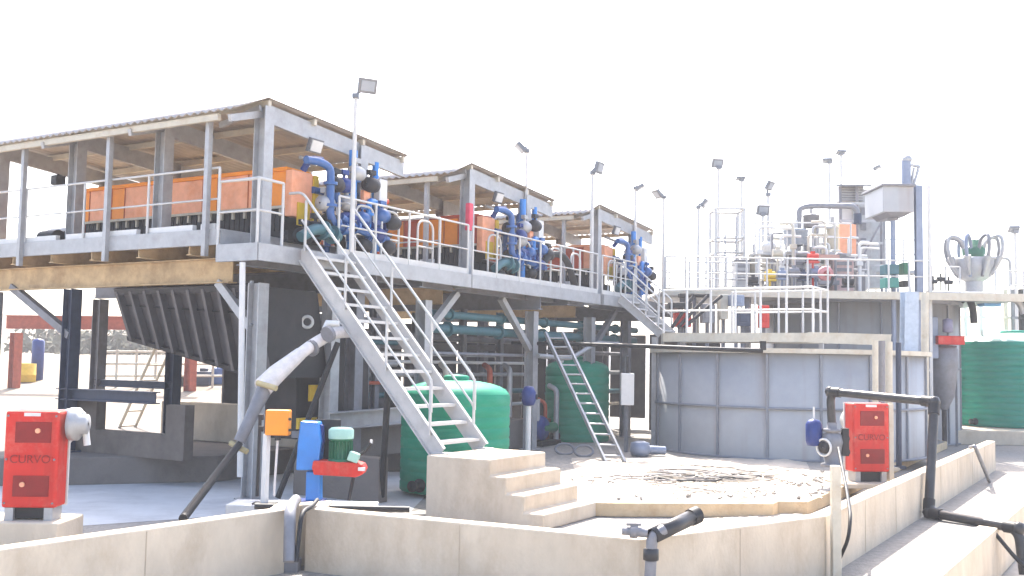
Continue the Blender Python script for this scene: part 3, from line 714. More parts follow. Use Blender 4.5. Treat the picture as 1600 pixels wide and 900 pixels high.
# ------------------------------------------------------------------ red hose pumps
def letter(txt, size, m, parent, pos, ux, uz, name='lettering'):
    cu_ = bpy.data.curves.new('txt', 'FONT'); cu_.body = txt; cu_.size = size; cu_.extrude = .002; cu_.align_x = 'CENTER'; cu_.align_y = 'CENTER'
    to = bpy.data.objects.new('txt', cu_); COL.objects.link(to)
    dg = bpy.context.evaluated_depsgraph_get(); me = bpy.data.meshes.new_from_object(to.evaluated_get(dg))
    bpy.data.objects.remove(to); me.materials.clear(); me.materials.append(m); me.name = name
    uy = uz; un = V(ux).cross(V(uy))
    Mx = Matrix((V(ux), V(uy), un)).transposed().to_4x4(); 
    root = parent
    while root.parent: root = root.parent
    Mx.translation = V(pos) - V(root.location)
    me.transform(Mx)
    o = bpy.data.objects.new(name, me); COL.objects.link(o); o.parent = parent
    return o
def red_pump(label, base, yaw, W, H, zb, D=.34):
    t = thing('hose_pump', label, 'pump', base, 'red hose pumps on plinths')
    ux = V((math.cos(yaw), math.sin(yaw), 0)); uf = V((ux.y, -ux.x, 0)); c = V((base.x, base.y, 0))   # uf faces the viewer
    z0 = base.z + zb
    cov = MB().cbox(c + Z * (z0 + H / 2), W, D, H, ux, uf).build('cover', RED, t, bevel=.03)
    for k, zc in enumerate((.755, .2)):
        z = z0 + H * (zc + .025)
        MB().cbox(c + uf * (D / 2 + .003) + ux * (.03 * W) + Z * z, W * .66, .012, H * .215, ux, uf).build('recess_panel', REDD, t, bevel=.004)
        MB().cyl(c + uf * (D / 2 + .004) + ux * (W * (.12 if k == 0 else -.12)) + Z * (z + .02), c + uf * (D / 2 + .03) + ux * (W * (.12 if k == 0 else -.12)) + Z * (z + .02), .03, 14).build('bolt_cap', SALMON, t)
    for i_ in (-1, 1):
        for z_ in (.05, .5, .95): MB().cyl(c + uf * (D / 2) + ux * (i_ * W * .44) + Z * (z0 + H * z_), c + uf * (D / 2 + .014) + ux * (i_ * W * .44) + Z * (z0 + H * z_), .013, 8).build('bolt', GALVD, t)
    MB().cbox(c + uf * (D / 2 + .004) + Z * (z0 + H * .5), W * .82, .012, H * .05, ux, uf).build('seam_band', RED, t, bevel=.004)
    letter('CURVO', W * .22, REDD, t, c + uf * (D / 2 + .012) + Z * (z0 + H * .5), ux, Z)
    MB().cbox(c + uf * (D / 2 + .004) + Z * (z0 + H * .965), W * .3, .01, H * .035, ux, uf).build('label_plate', WHITE, t)
    MB().cbox(c - uf * (D / 2 + .02) + Z * (z0 + H * .5), W * 1.03, .035, H * 1.01, ux, uf).build('back_plate', WHITE, t)
    for s_ in (-1, 1): MB().cbox(c + ux * (s_ * W * .36) + Z * (base.z + zb / 2), .1, D * .9, zb, ux, uf).build('foot', GALV, t)
    MB().cbox(c + Z * (base.z + zb * .55) , W * .66, D * .6, zb * .8, ux, uf).build('base_frame', BLACK, t)
    # drive behind
    m = MB(); m.lathe(c - uf * (D / 2 + .04) + Z * (z0 + H * .72), [(.3, 0), (.3, .12), (.2, .14), (.2, .5), (.16, .55), (.02, .56)], 24, axis=-uf); m.build('gear_drive', GALV, t)
    return t, ux, uf, c, z0
b1 = atz(38, 815, .42); 
lp, ux, uf, c, z0 = red_pump('red hose pump at the left edge, standing on a concrete pad by the bund wall', V((b1.x, b1.y + .22, .42)), math.radians(4), .63, 1.14, .15)
mb = MB(); mb.lathe(c + ux * .37 + Z * (z0 + .98) - uf * .05, [(.0, 0), (.2, .0), (.2, .1), (.12, .12), (.12, .2), (.02, .21)], 20, axis=ux); mb.build('flange_cover', GALV, lp)
mb = MB(); mb.tube(bend([c + ux * .3 + Z * (z0 + 1.12) - uf * .1, c + ux * .5 + Z * (z0 + 1.12) - uf * .1, c + ux * .56 + Z * (z0 + .72) - uf * .1], .15), .04, 10); mb.build('outlet_pipe', WHITE, lp)
tag(MB().cbox(V((b1.x - .3, b1.y + .3, .2)), 1.45, .75, .44).build('pump_pad', CONC, bevel=.02, loc=V((b1.x, b1.y, 0))), 'cream concrete pad under the left red pump', 'pad')
b2 = atz(1358, 757, .22)
rp, ux2, uf2, c2, z02 = red_pump('red hose pump by the low grey tank, beside the valve and black overhead pipe', V((b2.x, b2.y + .1, .22)), math.radians(8), .72, 1.27, .24)
MB().cbox(c2 + ux2 * .44 + Z * (.22 + .75), .09, .2, 1.5, ux2, uf2).build('side_post', CREAM, rp)
mb = MB(); mb.cbox(c2 + Z * .31, 1.5, .9, .18, ux2, uf2)
tag(MB().cbox(c2 + Z * .225, 1.3, .85, .09, ux2, uf2).build('pump_pad', CONC, bevel=.02, loc=c2), 'thin concrete pad under the right red pump', 'pad')

# valve stack left of the right pump, with its overhead line going right and down over the wall
vd = b2.y - .5
def W_(px, py, d): return atd(px, py, d)
t = thing('valve_stack', 'dirty grey valve stack left of the right red pump with a blue actuator', 'valve', W_(1300, 745, vd))
mb = MB()
cs = W_(1300, 690, vd); mb.lathe(cs - Z * .45, [(.1, 0), (.2, .0), (.2, .05), (.13, .07), (.17, .3), (.2, .45), (.17, .58), (.1, .62), (.17, .63), (.17, .68), (.09, .69), (.09, .8)], 20); mb.build('valve_body', GALVD, t)
mb = MB(); cc = cs - V((.18, .1, .1)); e1_ = V((.6, -.8, 0)); mb.tube([cc + (e1_ * math.cos(x) + Z * math.sin(x)) * .15 for x in [k * PI / 10 for k in range(21)]], .022, 6); mb.build('hand_wheel', WHITE, t); MB().lathe(cc, [(.01, -.03), (.1, -.03), (.11, .1), (.08, .25), (.03, .3)], 18, axis=V((.8, .6, 0))).build('side_actuator', DARK, t)
MB().lathe(cs + V((-.3, .1, -.1)), [(.02, 0), (.13, .02), (.15, .1), (.15, .4), (.1, .48), (.02, .5)], 18).build('actuator', BLUED, t)
MB().cyl(cs + V((-.3, .1, .38)), cs + V((-.3, .1, .62)), .02, 8).build('stem', WHITE, t)
mb = MB(); mb.cbox(cs + V((.22, -.05, 0)), .12, .1, .5); mb.cyl(cs + V((.1, .1, .05)), cs + V((.36, .2, .05)), .05); mb.cyl(cs + V((.1, .1, -.2)), cs + V((.36, .2, -.2)), .06); mb.build('linkage', DARK, t)
dv = 16.6
pts = [W_(1300, 668, vd), W_(1297, 612, vd), W_(1460, 628, dv + .6), W_(1451, 801, dv), ]
mp = V(pts[-1]); kx = atz(1592, 826, .06)
pts += [kx, kx + V((.02, -.1, -.65))]
mb = MB(); mb.tube(bend(pts, .2, 6), .075, 12)
hp = thing('black_process_pipe', 'long black pipe arching over the right red pump and wall down to the kerb', 'pipe', pts[3])
mb.build('pipe', PIPEK, hp)
mb = MB()
for i in range(len(pts) - 1):
    p, q = pts[i], pts[i + 1]; d = (q - p).normalized(); L = (q - p).length
    if L > .8:
        for s_ in (.13, L - .13): MB().cyl(p + d * (s_ - .09), p + d * (s_ + .09), .092, 12).build('coupling', BLACK, hp)
for i in (1, 2, 3, 4):
    MB().lathe(pts[i], [(.001, -.1), (.07, -.08), (.1, 0), (.07, .08), (.001, .1)], 12).build('elbow', PIPEK, hp)
tag(MB().tube(bend([kx + V((-.3, .1, -.1)), kx + V((-.15, -.2, -.4)), kx + V((.1, -.3, -.65))], .1), .03, 8).build('black_hose', BLACK, loc=kx), 'short black hose hanging down the kerb face under the pipe end', 'hose')
# cream post at the wall corner and the cable down the wall
pz = M2 + V((.06, -.02, 0))
tag(MB().cbox(V((pz.x + .02, pz.y - .07, .64)), .1, .1, 1.28).build('corner_post', CREAM, bevel=.008, loc=V((pz.x, pz.y, 0))), 'cream square post at the outer corner of the bund wall', 'post')
ca, cb_ = atd(1318, 765, 13.2), atz(1300, 889, .02)
tag(MB().tube(bend([W_(1310, 700, 14.5), W_(1322, 760, 13.4), atd(1329, 806, 12.25), atd(1326, 842, 12.1), atz(1306, 886, .03), atz(1290, 893, .02)], .5, 8), .022, 7).build('cable', BLACK, loc=cb_), 'dark cable drooping over the right bund wall beside the corner post', 'cable')
# small pipe over far end of the right wall
tag(MB().tube(bend([atd(1516, 699, 21.4), atd(1523, 697, 20.6), atz(1546, 752, .04)], .15), .04, 8).build('drain_pipe', GALVD, loc=atz(1546, 752, 0)), 'thin dark drain pipe hanging over the far end of the right bund wall', 'pipe')
# stub pipe in front
dz = M1.y
t = thing('pipe_stub', 'open black pipe stub with elbow and valve over the wall, nearest the camera', 'pipe', atz(1016, 893, .0))
e = atd(1019, 838, dz - .15)
pp = MB().tube([e, atd(1086, 806, dz + .25)], .075, 16, cap=False).build('pipe', PIPEK, t)
sdm = pp.modifiers.new('thick', 'SOLIDIFY'); sdm.thickness = .012
MB().tube([atd(1079, 809, dz + .21), atd(1090, 804, dz + .27)], .086, 16, cap=False).build('collar', BLACK, t)
MB().tube([e + (atd(1086, 806, dz + .25) - e).normalized() * .15, atd(1060, 818, dz + .1)], .06, 12).build('plug', BLACK, t)
mb = MB(); mb.tube(bend([e + V((.12, .05, .06)), e, V((e.x - .02, e.y, .3)), V((e.x - .03, e.y, -.02))], .08), .055, 12); mb.build('drop_pipe', GALVD, t)
MB().lathe(V((e.x - .01, e.y, e.z - .17)), [(.05, -.06), (.075, -.05), (.075, .05), (.05, .06)], 14).build('coupling', PIPEK, t)
mb = MB(); v0 = atd(972, 829, dz - .1); v1 = atd(1012, 833, dz - .14); mb.tube([v0, v0.lerp(v1, .3), v0.lerp(v1, .32), v0.lerp(v1, .6), v0.lerp(v1, .62), v1], [.04, .04, .062, .062, .045, .045], 12); mb.cbox(v0.lerp(v1, .45) + Z * .07, .14, .03, .025); mb.build('valve', GALVD, t)

# ------------------------------------------------------------------ spindle pump at the recess
sp = atz(484, 786, .52); dS = sp.y
t = thing('sump_pump', 'blue vertical sump pump with red belt guard and green motor at the pipe recess', 'pump', V((sp.x, sp.y, .0)))
def F(px, py, off=0): return atd(px, py, dS + off)
mb = MB(); 
mb.prism([F(462, 735, -.05), F(497, 735, -.05), F(502, 690, -.05), F(497, 660, -.05), F(469, 658, -.05), F(465, 690, -.05)], V((0, .28, 0))); mb.build('bearing_housing', BLUEL, t, bevel=.02)
mb = MB(); mb.prism([F(477, 783, .02), F(500, 783, .02), F(500, 737, .02), F(478, 737, .02)], V((0, .2, 0))); mb.build('column', BLUEL, t, bevel=.015)
MB().cbox(F(484, 784, .1), .38, .34, .05).build('base_plate', BLUED, t)
mb = MB(); mb.prism([F(497, 730, .05), F(506, 690, .05), F(504, 665, .05), F(497, 662, .05)], V((0, .1, 0))); mb.build('side_plate', BLUED, t)
g = [F(489, 720, -.12), F(487, 731, -.12), F(490, 742, -.12), F(555, 746, -.12), F(566, 742, -.12), F(570, 734, -.12), F(566, 726, -.12), F(555, 723, -.12)]
bg_ = MB().prism(g, V((0, .3, 0))).build('belt_guard', RED, t, bevel=.015)
MB().cbox(F(565, 733, -.14), .09, .02, .045).build('tag_plate', WHITE, bg_)
mc = F(532, 721, .05)
mb = MB(); mb.lathe(mc, [(.01, 0), (.165, 0), (.165, .03), (.13, .04), (.13, .27), (.16, .28), (.16, .3)], 24)
for k in range(20):
    an = 2 * PI * k / 20; e_ = V((math.cos(an), math.sin(an), 0)); mb.cbox(mc + e_ * .14 + Z * .155, .035, .008, .22, e_, V((-e_.y, e_.x, 0)))
mb.build('motor', GREENM, t)
MB().lathe(mc + Z * .3, [(.165, 0), (.165, .11), (.13, .14), (.01, .15)], 24).build('fan_cowl', GREENP, t)
MB().cbox(F(553, 714, -.08), .14, .12, .12, V((.9, 0, -.3)).normalized(), V((0, 1, 0)), V((.3, 0, .9)).normalized()).build('terminal_box', GREENP, t, bevel=.01)
MB().tube(bend([F(560, 712, -.05), F(572, 704, -.05), F(580, 692, -.05)], .05), .022, 8).build('cable_gland', BLACK, t)
MB().cbox(F(580, 690, -.05), .03, .03, .05).build('gland_tip', WHITE, t)
MB().tube([F(552, 746, .1), F(545, 782, .1)], .025, 8).build('support_leg', BLACK, t)
MB().cbox(F(512, 692, .3), .34, .03, .62).build('motor_plate', DARK, t)
# orange box on its post
t = thing('control_station', 'orange control box on a white post beside the blue sump pump', 'control box', F(412, 788))
MB().cbox(F(435, 660, -.02), .31, .18, .33).build('box', OBOX, t, bevel=.02)
for y_ in (655, 672): MB().cyl(F(453, y_, -.09), F(453, y_, -.15), .02, 10).build('button', DARK, t)
MB().cyl(F(434, 681, -.06), F(434, 688, -.06), .04, 10).build('gland', DARK, t)
MB().tube([F(434, 684, -.06), F(431, 730, .0), F(428, 775, 0)], .018, 6).build('cable', HOSEW, t)
MB().beam(F(417, 678), F(413, 787), .07, .07).build('post', WHITE, t)
MB().cbox(F(414, 787), .3, .2, .03).build('base_plate', DARK, t)
mb = MB(); mb.prism([F(404, 600 + 48, .25), F(408, 648, .25), F(403, 776, .25), F(399, 776, .25)], V((0, .05, 0)))
mb.cbox(F(408, 652, .1), .06, .06, .07); mb.cbox(F(408, 670, .1), .06, .06, .07)
mb.build('back_bracket', DARK, t)
# slab which carries pump and station
pz_ = V((sp.x - .1, sp.y + .12, 0))
tag(MB().cbox(pz_ + Z * .25, 1.9, .55, .5).build('sump_cover', CONCW, bevel=.01, loc=pz_), 'grey concrete slab behind the pipe recess, carrying blue pump and orange box', 'slab')
# pipes dropping into the recess
for x0, x1, m, lab, r in ((455, 453, GALVD, 'thick grey pipe dropping down the wall recess', .065), (489, 471, BLACK, 'black hose drooping down the wall recess beside the thick grey pipe', .025)):
    pa = atd(x0, 790, 11.75); pb = atd(x1, 800, 11.35); pc = atd(x1 - (1 if r > .05 else 8), 878, 11.15)
    tag(MB().tube(bend([pa + V((.0, .25, .03)), pa, pb, pc], .15), r, 10).build('recess_pipe' if r > .05 else 'recess_hose', m, loc=pc), lab, 'pipe' if r > .05 else 'hose')
tag(MB().cbox(atz(452, 886, .06) + V((0, .1, 0)), .2, .2, .16).build('pipe_shoe', GALVD, bevel=.02, loc=atz(452, 886, 0)), 'grey pipe shoe at the foot of the thick recess pipe', 'pipe fitting')
tag(MB().tube([atd(398, 791, 12.2), atd(640, 796, 12.3)], .035, 8).build('floor_pipe', BLACK, loc=atd(500, 792, 12)), 'thin black pipe lying along the top of the wall behind the recess', 'pipe')

# ------------------------------------------------------------------ hoses and poles at the first leg
YELLC = mat('yellowish_clamp', (.42, .34, .18), .6)
t = thing('grey_hose', 'thick pale grey hose curving down from the staircase past the first platform leg', 'hose', atd(372, 700, 16))
hp_ = [atd(548, 518, 17.2), atd(520, 520, 16.9), atd(478, 545, 16.5), atd(440, 578, 16.2), atd(415, 602, 16.0)]
MB().tube(bend(hp_, .5, 5), [.1] * len(bend(hp_, .5, 5)), 12).build('hose', HOSEW, t)
MB().tube([atd(470, 552, 16.45), atd(432, 584, 16.15), atd(410, 606, 15.95)], [.105, .15, .16], 14).build('sleeve', HOSEW, t)
MB().tube([atd(418, 598, 16), atd(398, 640, 15.9), atd(374, 690, 15.8)], [.125, .1, .09], 12).build('sleeve', GALVD, t)
for p, q in (((402, 598), (432, 607)), ((360, 692), (386, 706))):
    MB().tube([atd(*p, 15.85), atd(*q, 15.75)], .045, 8).build('clamp', YELLC, t)
for p, q in (((508, 513), (518, 531)), ((480, 536), (494, 552))): MB().cyl(atd((p[0]+q[0])/2 - 2, (p[1]+q[1])/2 + 1, 16.55), atd((p[0]+q[0])/2 + 2, (p[1]+q[1])/2 - 1, 16.6), .135, 14).build('flange', GALVD, t)
MB().tube([atd(505, 520, 16.7), atd(512, 505, 16.7), atd(530, 506, 16.7)], .05, 8).build('nozzle', WHITE, t)
def pole(name, label, cat, p, q, r, m, group=None, n=8):
    return tag(MB().tube([p, q], r, n).build(name, m, loc=min((p, q), key=lambda v: v.z)), label, cat, group)
pole('black_pole', 'black pole leaning from the grey hose clamp down to the left bund wall', 'pole', atd(374, 694, 15.8), atz(286, 810, .45), .055, BLACK)
pole('black_pole', 'black pole leaning behind the orange control box towards the steel staircase', 'pole', atd(528, 535, 17.2), atz(434, 778, .1), .05, BLACK)
pole('black_pole', 'short black pole standing under the steel staircase left of the green tank', 'pole', atd(606, 612, 17), atz(596, 776, .1), .055, BLACK)
pole('white_conduit', 'thin white upright conduit in front of the first platform leg', 'conduit', atd(379, 410, 16.7), atd(375, 745, 16.7), .05, WHITE)

# inner low walls and plinths on the left
def conc(name, label, cat, a0, a1, b0, b1, z0, z1, m=CONCG, bev=.02):
    return tag(MB().abox(a0, a1, b0, b1, z0, z1).build(name, m, bevel=bev, loc=G((a0 + a1) / 2, (b0 + b1) / 2, z0)), label, cat)
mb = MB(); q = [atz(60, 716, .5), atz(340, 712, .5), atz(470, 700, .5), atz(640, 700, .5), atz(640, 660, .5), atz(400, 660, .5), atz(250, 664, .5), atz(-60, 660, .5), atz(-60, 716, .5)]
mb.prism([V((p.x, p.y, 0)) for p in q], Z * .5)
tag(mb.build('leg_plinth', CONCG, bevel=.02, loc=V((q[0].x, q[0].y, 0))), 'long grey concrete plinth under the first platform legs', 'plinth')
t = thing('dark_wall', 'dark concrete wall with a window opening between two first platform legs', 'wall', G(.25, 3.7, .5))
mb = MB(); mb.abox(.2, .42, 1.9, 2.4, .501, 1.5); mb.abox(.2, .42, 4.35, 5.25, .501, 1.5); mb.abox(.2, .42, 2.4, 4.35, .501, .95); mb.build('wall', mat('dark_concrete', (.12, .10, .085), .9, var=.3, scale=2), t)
MB().prism([atd(132, 655, 20.6), atd(143, 622, 20.6), atd(157, 622, 20.6), atd(147, 655, 20.6)], V((0, .05, 0))).build('hatch_frame', CREAM, t)
conc('inner_wall', 'cream concrete wall seen under the hopper to the right of the dark wall', 'wall', 3.6, 3.85, .4, 6.5, .5, 1.35, CONC)
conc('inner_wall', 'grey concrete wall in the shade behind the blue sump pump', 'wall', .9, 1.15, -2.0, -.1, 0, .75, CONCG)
# long light beam low behind the pumps
tag(MB().ibeam(G(1.7, -.2, 1.25), G(1.7 + 3.6, -.2, 1.3), .2, .32).build('low_beam', GALV, loc=G(1.7, -.2, 1.2)), 'pale horizontal steel beam low behind the green motor', 'beam')
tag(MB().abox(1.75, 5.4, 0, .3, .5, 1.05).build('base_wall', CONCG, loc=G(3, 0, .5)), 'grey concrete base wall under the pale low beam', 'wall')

# dark cladding added to darken the view, and machines under the platforms
t = thing('dark_backing', 'added dark gapped cladding closing the far side under the platforms', 'backing', G(9, 6.6, .1))
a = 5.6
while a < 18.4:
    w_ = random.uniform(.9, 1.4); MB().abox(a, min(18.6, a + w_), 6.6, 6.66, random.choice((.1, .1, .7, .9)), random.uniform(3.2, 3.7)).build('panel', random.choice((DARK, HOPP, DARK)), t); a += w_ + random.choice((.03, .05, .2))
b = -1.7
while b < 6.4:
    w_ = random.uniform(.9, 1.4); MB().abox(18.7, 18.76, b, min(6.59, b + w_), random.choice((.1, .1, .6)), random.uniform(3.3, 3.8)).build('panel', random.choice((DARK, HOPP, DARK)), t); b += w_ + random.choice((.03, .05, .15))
def teal(a0, a1, b, z, r, lab): 
    t = thing('teal_pipe', lab, 'pipe', G(a0, b, z), 'teal pipes under the platforms')
    MB().cyl(G(a0, b, z), G(a1, b, z), r, 12).build('pipe', TEAL, t)
    for k in range(int((a1 - a0) / 2.2)): flange(MB(), G(a0 + 1 + 2.2 * k, b, z), A, r * 1.6).build('flange', TEAL, t)
teal(5.2, 16.5, .25, 3.42, .09, 'upper teal pipe running under the second and third platforms')
teal(5.2, 16.5, .3, 3.1, .11, 'lower teal pipe running under the second and third platforms')
tag(MB().cyl(G(5.0, .2, 2.55), G(10, .2, 2.55), .04).build('thin_pipe', GALVD, loc=G(5, .2, 2.55)), 'thin grey pipe strung below the teal pipes', 'pipe')
tag(MB().tube(bend([G(9.3, -.3, 2.55), G(11, -.35, 2.5), G(12.4, -.4, 2.95), G(13.6, -.5, 2.95)], .3), .06).build('hung_pipe', GALV, loc=G(11, -.3, 2.5)), 'pale bent pipe hung between the leaning ladder and the third platform leg', 'pipe')
def under_pump(label, p, m, s_=1.0):
    t = thing('slurry_pump', label, 'pump', p, 'pumps in the shade under the platforms')

    mb = MB(); mb.lathe(p + Z * .55 * s_, [(.02, -.15 * s_), (.36 * s_, -.13 * s_), (.42 * s_, 0), (.36 * s_, .13 * s_), (.02, .15 * s_)], 20, axis=-B); mb.build('casing', m, t)
    MB().cyl(p + Z * .55 * s_, p + Z * .55 * s_ + A * .9 * s_, .17 * s_).build('motor', GREENM, t)
    MB().tube([p + Z * .8 * s_ - A * .25 * s_, p + Z * 1.5 * s_ - A * .25 * s_], .09 * s_, 10).build('discharge_pipe', GALV, t)
    MB().cbox(p + Z * .06 + A * .3 * s_, 1.3 * s_, .5 * s_, .12, A, B).build('base_frame', BLACK, t)
under_pump('dark slurry pump with pale pipe under the staircase, left of the bright green tank', G(3.2, .8, .5), DARK)
under_pump('grey slurry pump in the shade to the right of the bright green tank', G(7.4, .5, .25), GALVD, .9)
under_pump('blue slurry pump at the foot of the second platform leg', G(10.6, .3, .24), BLUED, .8)
t = thing('cake_truck_bin', 'dark steel bin with yellow patches under the first platform behind the grey hose', 'bin', G(1.6, 1.2, .5))
MB().prism([G(1.3, .3, 2.9), G(1.3, 1.5, 2.9), G(1.5, 1.4, .9), G(1.5, .4, .9)], A * 2.1).build('bin_body', DARK, t)
for a, b, z, sx, sz in ((1.75, .25, 1.75, .2, .3), (1.6, .25, 1.2, .5, .2)): MB().cbox(G(a, b, z), sx, .06, sz, A, B).build('yellow_plate', YELL, t)
MB().abox(1.25, 3.4, .1, .29, .95, 1.07).build('bin_sill', GALVD, t)
for k, (px, py) in enumerate(((600, 525), (545, 565))):
    pass
t = thing('round_gauge_pipe', 'white ring shaped pipe clamp hung in the shade left of the staircase', 'clamp', atd(480, 503, 18.6))
MB().tube([atd(480, 503, 18.6) + V((math.cos(x) * .1, 0, math.sin(x) * .1)) for x in [k * PI / 8 for k in range(17)]], .028, 6).build('ring', WHITE, t)
MB().tube([atd(433, 492, 18.6), atd(450, 490, 18.6)], .045, 8).build('stub', WHITE, t)
for k in range(5):
    a = 5.6 + k * .95
    mb = MB(); mb.tube(bend([G(a, .55, 1.0 + .2 * (k % 2)), G(a, .55, 2.2), G(a + .3, .9, 2.3)], .15), .07, 8)
    tag(mb.build('riser_pipe', [GALV, CREAM, GALVD, RUST, GALV][k], loc=G(a, .55, 1)), ['pale', 'cream', 'dull grey', 'rusty', 'light grey'][k] + ' riser pipe behind the green tank, ' + ['first', 'second', 'third', 'fourth', 'fifth'][k] + ' from the left', 'pipe', 'riser pipes behind the green tank')
for k in range(6):
    a = 11.2 + k * .62
    mb = MB(); mb.tube(bend([G(a, .5, .25), G(a, .5, 1.3 + .35 * (k % 3)), G(a + .3, .9, 1.4 + .35 * (k % 3))], .15), .05 + .02 * (k % 2), 8)
    tag(mb.build('riser_pipe', [RUST, GALV, TEAL, WHITE, GALVD, BLUED][k], loc=G(a, .5, .25)), ['rusty', 'pale grey', 'teal', 'white', 'dull grey', 'dark blue'][k] + ' riser pipe left of the low grey tank, ' + ['first', 'second', 'third', 'fourth', 'fifth', 'sixth'][k] + ' from left', 'pipe', 'riser pipes beside the low grey tank')
t = thing('pipe_rack', 'steel rack of pipes and cable trays in the shade under the second platform', 'pipe rack', G(8, 2, .2))
for a in (5.2, 7.0, 8.8, 10.6):
    for b in (1.6, 4.2): MB().ibeam(G(a, b, .2), G(a, b, 3.7), .16, .16, side=A).build('upright', GALVD, t)
    MB().ibeam(G(a, 1.5, 2.75), G(a, 4.3, 2.75), .12, .16).build('cross_beam', GALVD, t)
for b, z, r, m in ((1.5, 2.05, .05, GALV), (1.55, 1.6, .07, TEAL), (1.7, 2.95, .08, GALVD), (2.6, 2.95, .06, CREAM), (1.5, 1.25, .05, RAIL), (1.45, 2.35, .04, WHITE)):
    MB().cyl(G(4.9, b, z), G(12.4, b, z), r, 10).build('pipe', m, t)
MB().abox(5.0, 11.0, 1.75, 2.2, 2.5, 2.58).build('cable_tray', GALV, t)
t = thing('pipe_rack', 'smaller rack of dull pipes in the shade under the third platform', 'pipe rack', G(15, 2, .2))
for a in (13.6, 15.4, 17.2): MB().ibeam(G(a, 1.6, .2), G(a, 1.6, 3.7), .16, .16, side=A).build('upright', GALVD, t)
for z, r, m in ((2.1, .06, GALV), (1.5, .08, TEAL), (2.7, .06, GALVD), (1.1, .05, CREAM)): MB().cyl(G(13.0, 1.45, z), G(18.4, 1.45, z), r, 10).build('pipe', m, t)
t = thing('pipe_rack', 'upright frame with pipes in the shade between the first platform leg and the staircase', 'pipe rack', G(2.4, .6, .5))
for a in (2.3, 3.4, 4.4): MB().ibeam(G(a, .9, .5), G(a, .9, 3.7), .14, .14, side=A).build('upright', GALVD, t)
for z, r, m in ((3.2, .07, GALVD), (2.75, .05, TEAL), (2.3, .06, GALV), (1.9, .04, RUST)): MB().cyl(G(1.6, .8, z), G(5.0, .8, z), r, 10).build('pipe', m, t)
for a, r, m in ((1.75, .07, GALV), (2.75, .05, WHITE), (3.0, .06, RUST), (3.9, .08, GALVD)): MB().tube(bend([G(a, .75, .9), G(a, .75, 2.9), G(a, 1.6, 3.0)], .15), r, 8).build('riser', m, t)
conc('base_block', 'rust stained concrete block behind the leaning ladder', 'block', 10.4, 12.4, .9, 1.5, .22, .85, mat('rust_concrete', (.22, .12, .075), .9, var=.25))
conc('base_block', 'pale concrete block at the foot of the second platform leg', 'block', 9.0, 9.9, .3, .9, .22, .95, CONCG)
# pale cabinet on a post
ct = atd(980, 608, 25.3)
t = thing('electric_cabinet', 'white upright electric cabinet on a post between the ladder and the low grey tank', 'cabinet', V((ct.x, ct.y, .22)))
MB().cbox(ct, .32, .2, .78).build('box', WHITE, t, bevel=.015); MB().cbox(ct + V((0, .02, .55)), .07, .07, .5).build('conduit', BLACK, t); MB().beam(V((ct.x, ct.y + .12, .22)), V((ct.x, ct.y + .12, 2.6)), .08, .08).build('post', GALVD, t)
t = thing('column_valve', 'dark blue motor valve on a white post standing before the second platform leg', 'valve', V((atd(826, 690, 22.5).x, 22.5, .2)))
vv = atd(826, 620, 22.5)
MB().lathe(vv - Z * .2, [(.02, 0), (.12, .02), (.16, .12), (.16, .3), (.1, .42), (.02, .44)], 16).build('actuator', BLUED, t)
MB().cyl(V((vv.x, vv.y, .2)), vv - Z * .2, .06).build('post', WHITE, t); MB().cyl(vv + V((-.2, 0, 0)), vv + V((.2, 0, .0)), .06).build('side_motor', DARK, t)

# ------------------------------------------------------------------ things far on the left
bz = atd(40, 560, 42)
t = thing('red_gantry', 'rust red steel gantry frame far behind the left platform legs', 'gantry', V((atd(28, 590, 42).x, 42, 1)))
MB().ibeam(atd(10, 503, 42), atd(330, 506, 42), .3, .55).build('beam', RUST, t)
for px in (26, 300): 
    p = atd(px, 520, 42); MB().ibeam(V((p.x, p.y, gz(p.x, p.y))), p, .35, .35).build('leg', RUST, t)
p = atg(40, 597); 
mb = MB(); mb.lathe(p, [(.01, 0), (.38, 0), (.4, .03), (.4, .3), (.42, .31), (.4, .33), (.4, .8), (.01, .82)], 20); tag(mb.build('yellow_drum', YELL, loc=p), 'yellow drum standing on the sand far behind the left legs', 'drum')
mb = MB(); p2_ = p + V((0.15, .7, 0)); mb.lathe(p2_, [(.01, 0), (.26, 0), (.26, 1.75), (.2, 1.85), (.01, 1.9)], 18); tag(mb.build('blue_bollard', BLUED, loc=p), 'dark blue upright vessel behind the yellow drum', 'vessel')
t = thing('access_ramp', 'pale sloping handrail and ladder on the sand under the left end of the hopper', 'handrail', G(4, 6.5, .5))
for s_ in (0, .5): MB().tube([G(5 + s_, 8.2, 3.0), G(5 + s_, 9.8, .3)], .04, 8).build('rail', CREAM, t)
for k in range(7): MB().tube([G(5, 8.2 + k * .24, 2.95 - k * .4), G(5.5, 8.2 + k * .24, 2.95 - k * .4)], .025, 6).build('rung', CREAM, t)
t = thing('yard_fence', 'pale pipe fence standing on the sand far behind the hopper', 'fence', atg(160, 606))
fp = [atg(150, 606), atg(270, 606), atg(420, 606)]
for h in (.5, 1.0, 1.5): MB().tube([p + Z * h for p in fp], .05, 6).build('rail', CREAM, t)
for k in range(10): 
    p = fp[0].lerp(fp[2], k / 9); MB().cyl(p, p + Z * 1.6, .06, 6).build('post', CREAM, t)
for k, (px, py, m, s_) in enumerate(((292, 593, DARK, .5), (318, 592, NAVY, .6), (345, 590, BLUE, .7), (366, 588, BLUE, .6))):
    p = atg(px, py + 10); tag(MB().cbox(p + Z * s_ * .5, s_, s_, s_).cbox(p + Z * s_ * 1.12, s_ * .5, s_ * .6, s_ * .24).build('yard_crate', m, bevel=.04, loc=p), ['small black', 'navy', 'blue', 'smaller blue'][k] + ' crate on the sand under the hopper, ' + ['leftmost of four', 'second of four from the left', 'third of four from the left', 'rightmost of four'][k], 'crate', 'crates on the far sand')
